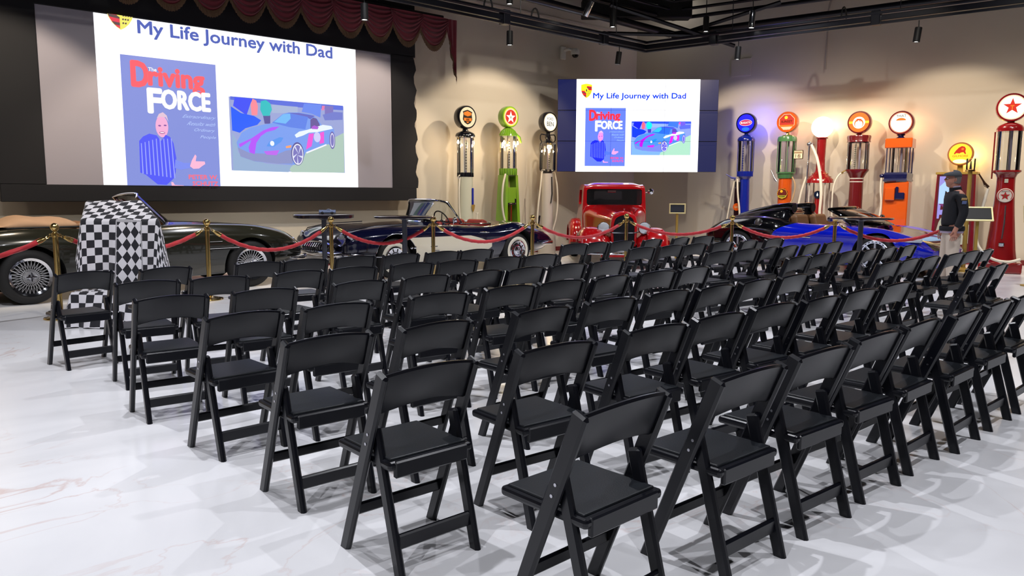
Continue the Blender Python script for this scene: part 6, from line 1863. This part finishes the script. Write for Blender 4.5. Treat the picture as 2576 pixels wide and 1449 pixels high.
P = Paint((-0.325, -0.203, 1.80), (0.65, 0, 0), (0, 0, -1.6), (0, -1, 0), step=0.001)
pl, pv, pr, pc, pw2 = emit('poster_lilac', (0.66, 0.62, 0.95), 0.9), emit('poster_violet', (0.55, 0.22, 0.50), 0.7), emit('poster_red', (0.42, 0.06, 0.12), 0.6), emit('poster_cream', (0.80, 0.78, 0.70), 0.7), emit('poster_sky', (0.72, 0.86, 1.0), 1.0)
P.rect(0.0, 0, 1, 1, pr)
P.poly([(0.05, 0.01), (0.36, 0.01), (0.18, 0.10), (0.10, 0.55), (0.04, 0.55)], pl)
P.poly([(0.36, 0.01), (0.6, 0.01), (0.5, 0.10), (0.18, 0.10)], pr)
P.poly([(0.06, 0.14), (0.20, 0.08), (0.55, 0.09), (0.62, 0.18), (0.72, 0.26), (0.70, 0.36), (0.06, 0.36)], pw2)
P.poly([(0.06, 0.36), (0.70, 0.36), (0.80, 0.40), (0.75, 0.46), (0.30, 0.43)], pv)
P.poly([(0.06, 0.44), (0.36, 0.43), (0.46, 0.47), (0.40, 0.50), (0.10, 0.50)], pl)
P.poly([(0.16, 0.54), (0.50, 0.54), (0.62, 0.60), (0.95, 0.62), (0.95, 0.86), (0.5, 0.90), (0.06, 0.84), (0.04, 0.72), (0.10, 0.60)], pc)
P.poly([(0.26, 0.50), (0.56, 0.50), (0.52, 0.60), (0.34, 0.60)], pv)
ik = emit('poster_ink', (0.16, 0.12, 0.16), 0.4)
P.text('WE SELL', 0.20, 0.66, 0.62, 0.685, ik, 0.02); P.text('RED LION', 0.12, 0.71, 0.86, 0.755, pr, 0.03, 0.15); P.text('GASOLINE', 0.18, 0.785, 0.74, 0.81, ik, 0.02)
P.build('poster', cb)
def info_stand(label, x, y, rz, zc, w, h, tilt, frame, face, postm):
    t = thing('info_stand', label, 'sign stand', (x, y, 0), rz, 'gold information stands by the cars')
    MB().lathe([(0.0, 0), (0.15, 0), (0.15, 0.015), (0.03, 0.03), (0.0, 0.03)], 28).build('base', postm, t)
    MB().box((0, 0.02, (zc-0.02)/2+0.01), (0.05, 0.03, zc-0.04), 0, 0.006).build('post', postm, t)
    M = Matrix.Translation((0, 0, zc)) @ Matrix.Rotation(-tilt, 4, 'X')
    f = MB()
    for a, b in (((0, 0, h/2), (w+0.03, 0.03, 0.026)), ((0, 0, -h/2), (w+0.03, 0.03, 0.026)), ((w/2, 0, 0), (0.026, 0.03, h)), ((-w/2, 0, 0), (0.026, 0.03, h))):
        f.box(a, b, 0, 0.004, 0, M)
    f.build('frame', frame, t)
    MB().box((0, 0.004, 0), (w-0.01, 0.012, h-0.01), 0, 0, 0, M).build('panel', face, t)
    return t
M_FRM = mat('pale_gold_frame', (0.88, 0.82, 0.60), 0.35, 0.3)
SLATE = mat('slate_panel', (0.20, 0.21, 0.24), 0.2, coat=0.4)
info_stand('gold stand with a small dark framed panel beside the red pickup', 13.10, 9.72, -0.86, 1.10, 0.31, 0.185, 0.06, M_FRM, SLATE, M_GOLDP)
t = info_stand('gold stand with a tilted black panel behind the man', 14.75, 4.62, -1.05, 1.08, 0.42, 0.26, 0.6, M_FRM, M_DARK, M_GOLDP)
info_stand('gold stand with a cream text panel at the edge by the red star pump', 13.85, 3.52, -1.12, 1.12, 0.34, 0.26, 0.45, M_FRM, mat('cream_panel', (0.86, 0.86, 0.84), 0.4), M_GOLDP)
t = thing('oil_pump', 'slim gold hand pump with a small glass jar beside the display cabinet', 'oil pump', (15.50, 5.04, 0), RW)
MB().lathe([(0.0, 0), (0.14, 0), (0.14, 0.04), (0.04, 0.08), (0.035, 1.84), (0.0, 1.84)], 20).build('post', M_GOLDP, t)
MB().lathe([(0.07, 1.86), (0.075, 1.9), (0.075, 2.06), (0.0, 2.06)], 20, 0, None, True, False).build('glass_jar', M_GLASS, t)
MB().lathe([(0.0, 1.83), (0.08, 1.83), (0.08, 1.86), (0.0, 1.86)], 20).build('jar_base', M_BRASS, t)
MB().tube([(0.0, 0, 1.87), (0.0, 0, 2.02)], [0.02, 0.008], 8).build('plunger', M_DARK, t)
t = thing('hanging_mirror', 'rounded mirror on a bracket glowing sky blue beside the red star pump', 'mirror', (15.55, 3.72, 0), math.radians(-62))
MB().cyl((0, 0.06, 0.02), (0, 0.06, 2.12), 0.018, 10).build('pole', M_DARK, t)
MB().lathe([(0.0, 0), (0.16, 0), (0.16, 0.02), (0.02, 0.03)], 24, 0, Matrix.Translation((0, 0.06, 0))).build('base', M_DARK, t)
MB().box((0, 0.0, 2.15), (0.32, 0.05, 0.19), 0, 0.024, seg=3).build('frame', M_DARK, t)
MB().box((0, -0.024, 2.15), (0.285, 0.01, 0.155), 0, 0.004, seg=2).build('mirror_glass', mat('blue_mirror', (0.55, 0.72, 0.92), 0.05, 0.9), t)

# ================================================================== the man in the cap
def skin_mesh(name, verts, edges, radii, m, parent, sub=2, root=0):
    me = bpy.data.meshes.new(name)
    me.from_pydata(verts, edges, [])
    o = bpy.data.objects.new(name, me)
    COL.objects.link(o)
    md = o.modifiers.new('skin', 'SKIN')
    md.use_smooth_shade = True
    sv = me.skin_vertices[0].data
    for i, r in enumerate(radii):
        r = r if isinstance(r, tuple) else (r, r)
        sv[i].radius = r
        sv[i].use_root = (i == root)
    ss = o.modifiers.new('sub', 'SUBSURF'); ss.levels = sub; ss.render_levels = sub
    nm = eval_mesh(o)
    o.modifiers.clear()
    o.data = nm
    bpy.data.meshes.remove(me)
    nm.materials.clear(); nm.materials.append(m)
    nm.polygons.foreach_set('use_smooth', [True]*len(nm.polygons))
    o.name = name
    o.parent = parent
    return o
# local frame: faces +x, y to his left, z up; turned so that he looks along the rope to the sign
man = thing('person', 'man in grey flat cap, navy jacket and cream trousers looking away at the cabinet', 'person', (12.40, 4.22, 0), math.radians(128))
SKIN = mat('skin', (0.72, 0.50, 0.42), 0.55, noise=0.06, nscale=30)
NAV = mat('navy_jacket', (0.055, 0.062, 0.095), 0.75, noise=0.15, nscale=25, bump=0.2)
TRO = mat('cream_trousers', (0.80, 0.74, 0.68), 0.8, noise=0.06, nscale=15, bump=0.15)
CAP = mat('grey_wool_cap', (0.26, 0.27, 0.29), 0.85, noise=0.3, nscale=120, bump=0.2)
V = [(0, 0, 0.94), (0.0, 0, 1.08), (-0.01, 0, 1.24), (-0.02, 0, 1.38), (-0.01, 0, 1.47), (0.02, 0, 1.55), (0.035, 0, 1.63),
     (-0.02, 0.17, 1.40), (-0.05, 0.24, 1.15), (0.03, 0.26, 0.93), (0.06, 0.255, 0.85),
     (-0.02, -0.17, 1.40), (-0.05, -0.24, 1.15), (0.04, -0.24, 0.93), (0.07, -0.235, 0.85),
     (0.0, 0.09, 0.90), (0.01, 0.10, 0.50), (-0.02, 0.11, 0.09), (0.10, 0.12, 0.04),
     (0.0, -0.09, 0.90), (0.03, -0.10, 0.50), (0.02, -0.11, 0.09), (0.14, -0.12, 0.04)]
Ed = [(0, 1), (1, 2), (2, 3), (3, 4), (4, 5), (5, 6), (3, 7), (7, 8), (8, 9), (9, 10), (3, 11), (11, 12), (12, 13), (13, 14), (0, 15), (15, 16), (16, 17), (17, 18), (0, 19), (19, 20), (20, 21), (21, 22)]
Rd = [(0.13, 0.15), (0.135, 0.15), (0.13, 0.165), (0.11, 0.15), 0.062, 0.07, 0.075, 0.065, 0.048, 0.034, 0.036, 0.065, 0.048, 0.034, 0.036, 0.095, 0.062, 0.045, 0.04, 0.095, 0.062, 0.045, 0.04]
skin_mesh('body', V, Ed, Rd, SKIN, man)
# head with face
hv, hf = [], []
NR, NC = 26, 30
def head_r(th, ph):
    # th from crown 0 to chin PI, ph 0 = front
    z = math.cos(th); s = math.sin(th)
    x, y = s*math.cos(ph), s*math.sin(ph)
    fx = 0.098 if x > 0 else 0.105
    px, py, pz = x*fx, y*0.076, z*0.125
    if z < -0.2:
        k = (-z-0.2)/0.8
        py *= 1-0.28*k
        px = px*(1-0.10*k) + 0.014*k
        if x < 0:
            px *= 1-0.35*k
    f = math.exp(-((ph)/0.22)**2)
    nose = f*math.exp(-((z+0.10)/0.16)**2)*0.024*(1.0 if z < 0.1 else 0.5)
    brow = math.exp(-((z-0.22)/0.07)**2)*0.006*math.exp(-(ph/0.7)**2)
    eye = -math.exp(-((z-0.06)/0.09)**2)*0.009*(math.exp(-((abs(ph)-0.42)/0.18)**2))
    mouth = -math.exp(-((z+0.48)/0.035)**2)*0.004*math.exp(-(ph/0.32)**2)
    chin = math.exp(-((z+0.82)/0.12)**2)*0.012*math.exp(-(ph/0.4)**2)
    px += nose+brow+eye+mouth+chin
    return (px, py, pz)
for i in range(NR+1):
    th = PI*i/NR
    for k in range(NC):
        ph = -PI+2*PI*k/NC
        hv.append(head_r(min(max(th, 1e-4), PI-1e-4), ph))
for i in range(NR):
    for k in range(NC):
        k2 = (k+1) % NC
        hf.append((i*NC+k, (i+1)*NC+k, (i+1)*NC+k2, i*NC+k2))
HM = Matrix.Translation((0.035, 0, 1.63)) @ Matrix.Rotation(-0.10, 4, 'Y')
hd = MB().add(hv, hf, 0, True, HM).build('head', SKIN, man, sharp=3)
for s in (1, -1):
    e = MB().sphere((-0.012, s*0.076, -0.005), 0.03, 0, 14, HM, (0.55, 0.32, 1.0)).sphere((-0.006, s*0.083, -0.004), 0.017, 0, 10, HM, (0.5, 0.3, 1.0))
    e.build('ear', SKIN, hd)
    MB().sphere((0.082, s*0.032, 0.008), 0.0125, 0, 12, HM).build('eye', mat('eye_white', (0.85, 0.84, 0.82), 0.2), hd)
    MB().sphere((0.0925, s*0.032, 0.008), 0.0045, 0, 8, HM).build('iris', mat('eye_dark', (0.10, 0.08, 0.06), 0.2), hd)
# grey hair round the back under the cap
MB().lathe([(0.078, -0.055), (0.088, -0.02), (0.088, 0.05)], 28, 0, HM @ Matrix.Translation((-0.028, 0, 0.0)) @ Matrix.Diagonal((0.92, 0.92, 1, 1)), True, False).build('hair', mat('grey_hair', (0.45, 0.43, 0.42), 0.8, noise=0.3, nscale=150), hd)
cv, cf = [], []
for i in range(13):
    a = i/12*PI/2
    for k in range(30):
        ph = 2*PI*k/30
        c = math.cos(ph)
        rx = 0.128 if c > 0 else 0.122
        cv.append((rx*math.cos(a)**0.7*c+0.012, 0.102*math.cos(a)**0.7*math.sin(ph), 0.075*math.sin(a)**0.9+0.018*math.sin(a)*(-c)))
for i in range(12):
    for k in range(30):
        k2 = (k+1) % 30
        cf.append((i*30+k, i*30+k2, (i+1)*30+k2, (i+1)*30+k))
cap = MB().add(cv, cf, 0, True, HM @ Matrix.Translation((0, 0, 0.048)) @ Matrix.Rotation(0.06, 4, 'Y')).build('flat_cap', CAP, man, sharp=3)
cap.modifiers.new('s', 'SOLIDIFY').thickness = 0.004
bv = []
for i in range(13):
    a = -0.95+1.9*i/12
    bv += [(0.085*math.cos(a)+0.02, 0.088*math.sin(a), 0.062), (0.135*math.cos(a)+0.015+0.02*math.cos(a), 0.085*math.sin(a), 0.046)]
bm_ = MB().add(bv, [(2*i, 2*i+1, 2*i+3, 2*i+2) for i in range(12)], 0, True, HM).build('cap_peak', CAP, cap)
bm_.modifiers.new('s', 'SOLIDIFY').thickness = 0.006
# jacket: torso and sleeves as one garment
V = [(0, 0, 0.90), (0.0, 0, 1.02), (-0.005, 0, 1.14), (-0.015, 0, 1.27), (-0.025, 0, 1.39), (-0.015, 0, 1.465),
     (-0.03, 0.175, 1.405), (-0.06, 0.245, 1.16), (-0.02, 0.26, 1.03), (0.025, 0.262, 0.92),
     (-0.03, -0.175, 1.405), (-0.06, -0.245, 1.16), (-0.01, -0.25, 1.03), (0.035, -0.242, 0.92)]
Ed = [(0, 1), (1, 2), (2, 3), (3, 4), (4, 5), (4, 6), (6, 7), (7, 8), (8, 9), (4, 10), (10, 11), (11, 12), (12, 13)]
Rd = [(0.155, 0.185), (0.16, 0.185), (0.155, 0.19), (0.15, 0.19), (0.125, 0.165), (0.075, 0.085), 0.085, 0.068, 0.06, 0.052, 0.085, 0.068, 0.06, 0.052]
jk = skin_mesh('jacket', V, Ed, Rd, NAV, man)
MB().lathe([(0.082, -0.02), (0.080, 0.03), (0.074, 0.032), (0.074, -0.02)], 26, 0, Matrix.Translation((-0.008, 0, 1.485)) @ Matrix.Rotation(0.12, 4, 'Y') @ Matrix.Diagonal((1.0, 1.05, 1, 1)), True, False).build('collar', NAV, jk)
MB().lathe([(0.070, -0.02), (0.069, 0.045), (0.064, 0.046)], 24, 0, Matrix.Translation((-0.004, 0, 1.49)) @ Matrix.Rotation(0.12, 4, 'Y'), True, False).build('shirt_collar', mat('lilac_shirt', (0.72, 0.66, 0.76), 0.7), jk)
MB().lathe([(0.172, 0.875), (0.178, 0.89), (0.178, 0.93), (0.172, 0.945)], 34, 0, Matrix.Diagonal((0.93, 1.08, 1, 1)), True, False).build('jacket_hem', NAV, jk)
q = MB().box((0, 0, 0), (0.075, 0.008, 0.035), 0, 0.003)
o = q.build('sleeve_patch', mat('patch_gold', (0.72, 0.58, 0.36), 0.6), jk, (-0.035, 0.287, 1.345)); o.rotation_euler = (-0.35, 0, 0)
o = MB().box((0, 0, 0), (0.062, 0.008, 0.045), 0, 0.004).build('sleeve_patch', mat('patch_blue', (0.36, 0.42, 0.60), 0.6), jk, (-0.035, 0.297, 1.295)); o.rotation_euler = (-0.25, 0, 0)
# trousers
V = [(0, 0, 0.96), (0.0, 0, 0.88), (0.0, 0.088, 0.82), (0.01, 0.10, 0.48), (-0.015, 0.108, 0.085), (0.0, -0.088, 0.82), (0.03, -0.10, 0.48), (0.022, -0.108, 0.085)]
tr = skin_mesh('trousers', V, [(0, 1), (1, 2), (2, 3), (3, 4), (1, 5), (5, 6), (6, 7)], [(0.150, 0.165), (0.155, 0.16), 0.108, 0.088, 0.072, 0.108, 0.088, 0.072], TRO, man)
MB().lathe([(0.158, 0.845), (0.160, 0.88), (0.157, 0.90)], 32, 0, Matrix.Diagonal((0.95, 1.06, 1, 1)), True, False).build('shirt_tail', MATS['lilac_shirt'], man)
for s, dx in ((1, -0.0), (-1, 0.04)):
    q = MB().box((0.055+dx, s*0.115, 0.045), (0.27, 0.10, 0.075), 0, 0.034, seg=3).box((0.055+dx, s*0.115, 0.012), (0.285, 0.105, 0.022), 0, 0.008)
    q.build('shoe', mat('brown_shoe', (0.20, 0.12, 0.08), 0.4), man)
# hands: palm with four fingers and a thumb, loosely curled
for s, ox, oy, oz in ((1, 0.035, 0.262, 0.885), (-1, 0.045, -0.242, 0.885)):
    V = [(0, 0, 0.04), (0.004, 0, 0.0), (0.010, 0, -0.045), (0.016, 0, -0.082)]
    E2 = [(0, 1), (1, 2), (2, 3)]
    R2 = [(0.030, 0.024), (0.032, 0.022), (0.040, 0.018), (0.040, 0.015)]
    ln = (0.072, 0.080, 0.074, 0.058)
    for f in range(4):
        fx = 0.042-0.027*f
        b = len(V)
        L = ln[f]
        V += [(0.014+fx*0.95, -s*0.002, -0.080), (0.018+fx, -s*0.008, -0.080-L*0.42), (0.018+fx, -s*0.026, -0.080-L*0.74), (0.016+fx, -s*0.046, -0.080-L*0.88)]
        E2 += [(3, b), (b, b+1), (b+1, b+2), (b+2, b+3)]
        R2 += [0.0098, 0.0092, 0.0085, 0.0075]
    b = len(V)
    V += [(0.040, -s*0.010, -0.020), (0.058, -s*0.020, -0.052), (0.062, -s*0.028, -0.082)]
    E2 += [(1, b), (b, b+1), (b+1, b+2)]
    R2 += [0.013, 0.011, 0.009]
    V = [(x+ox, y+oy, z+oz) for x, y, z in V]
    skin_mesh('hand', V, E2, R2, SKIN, man, 2, 1)
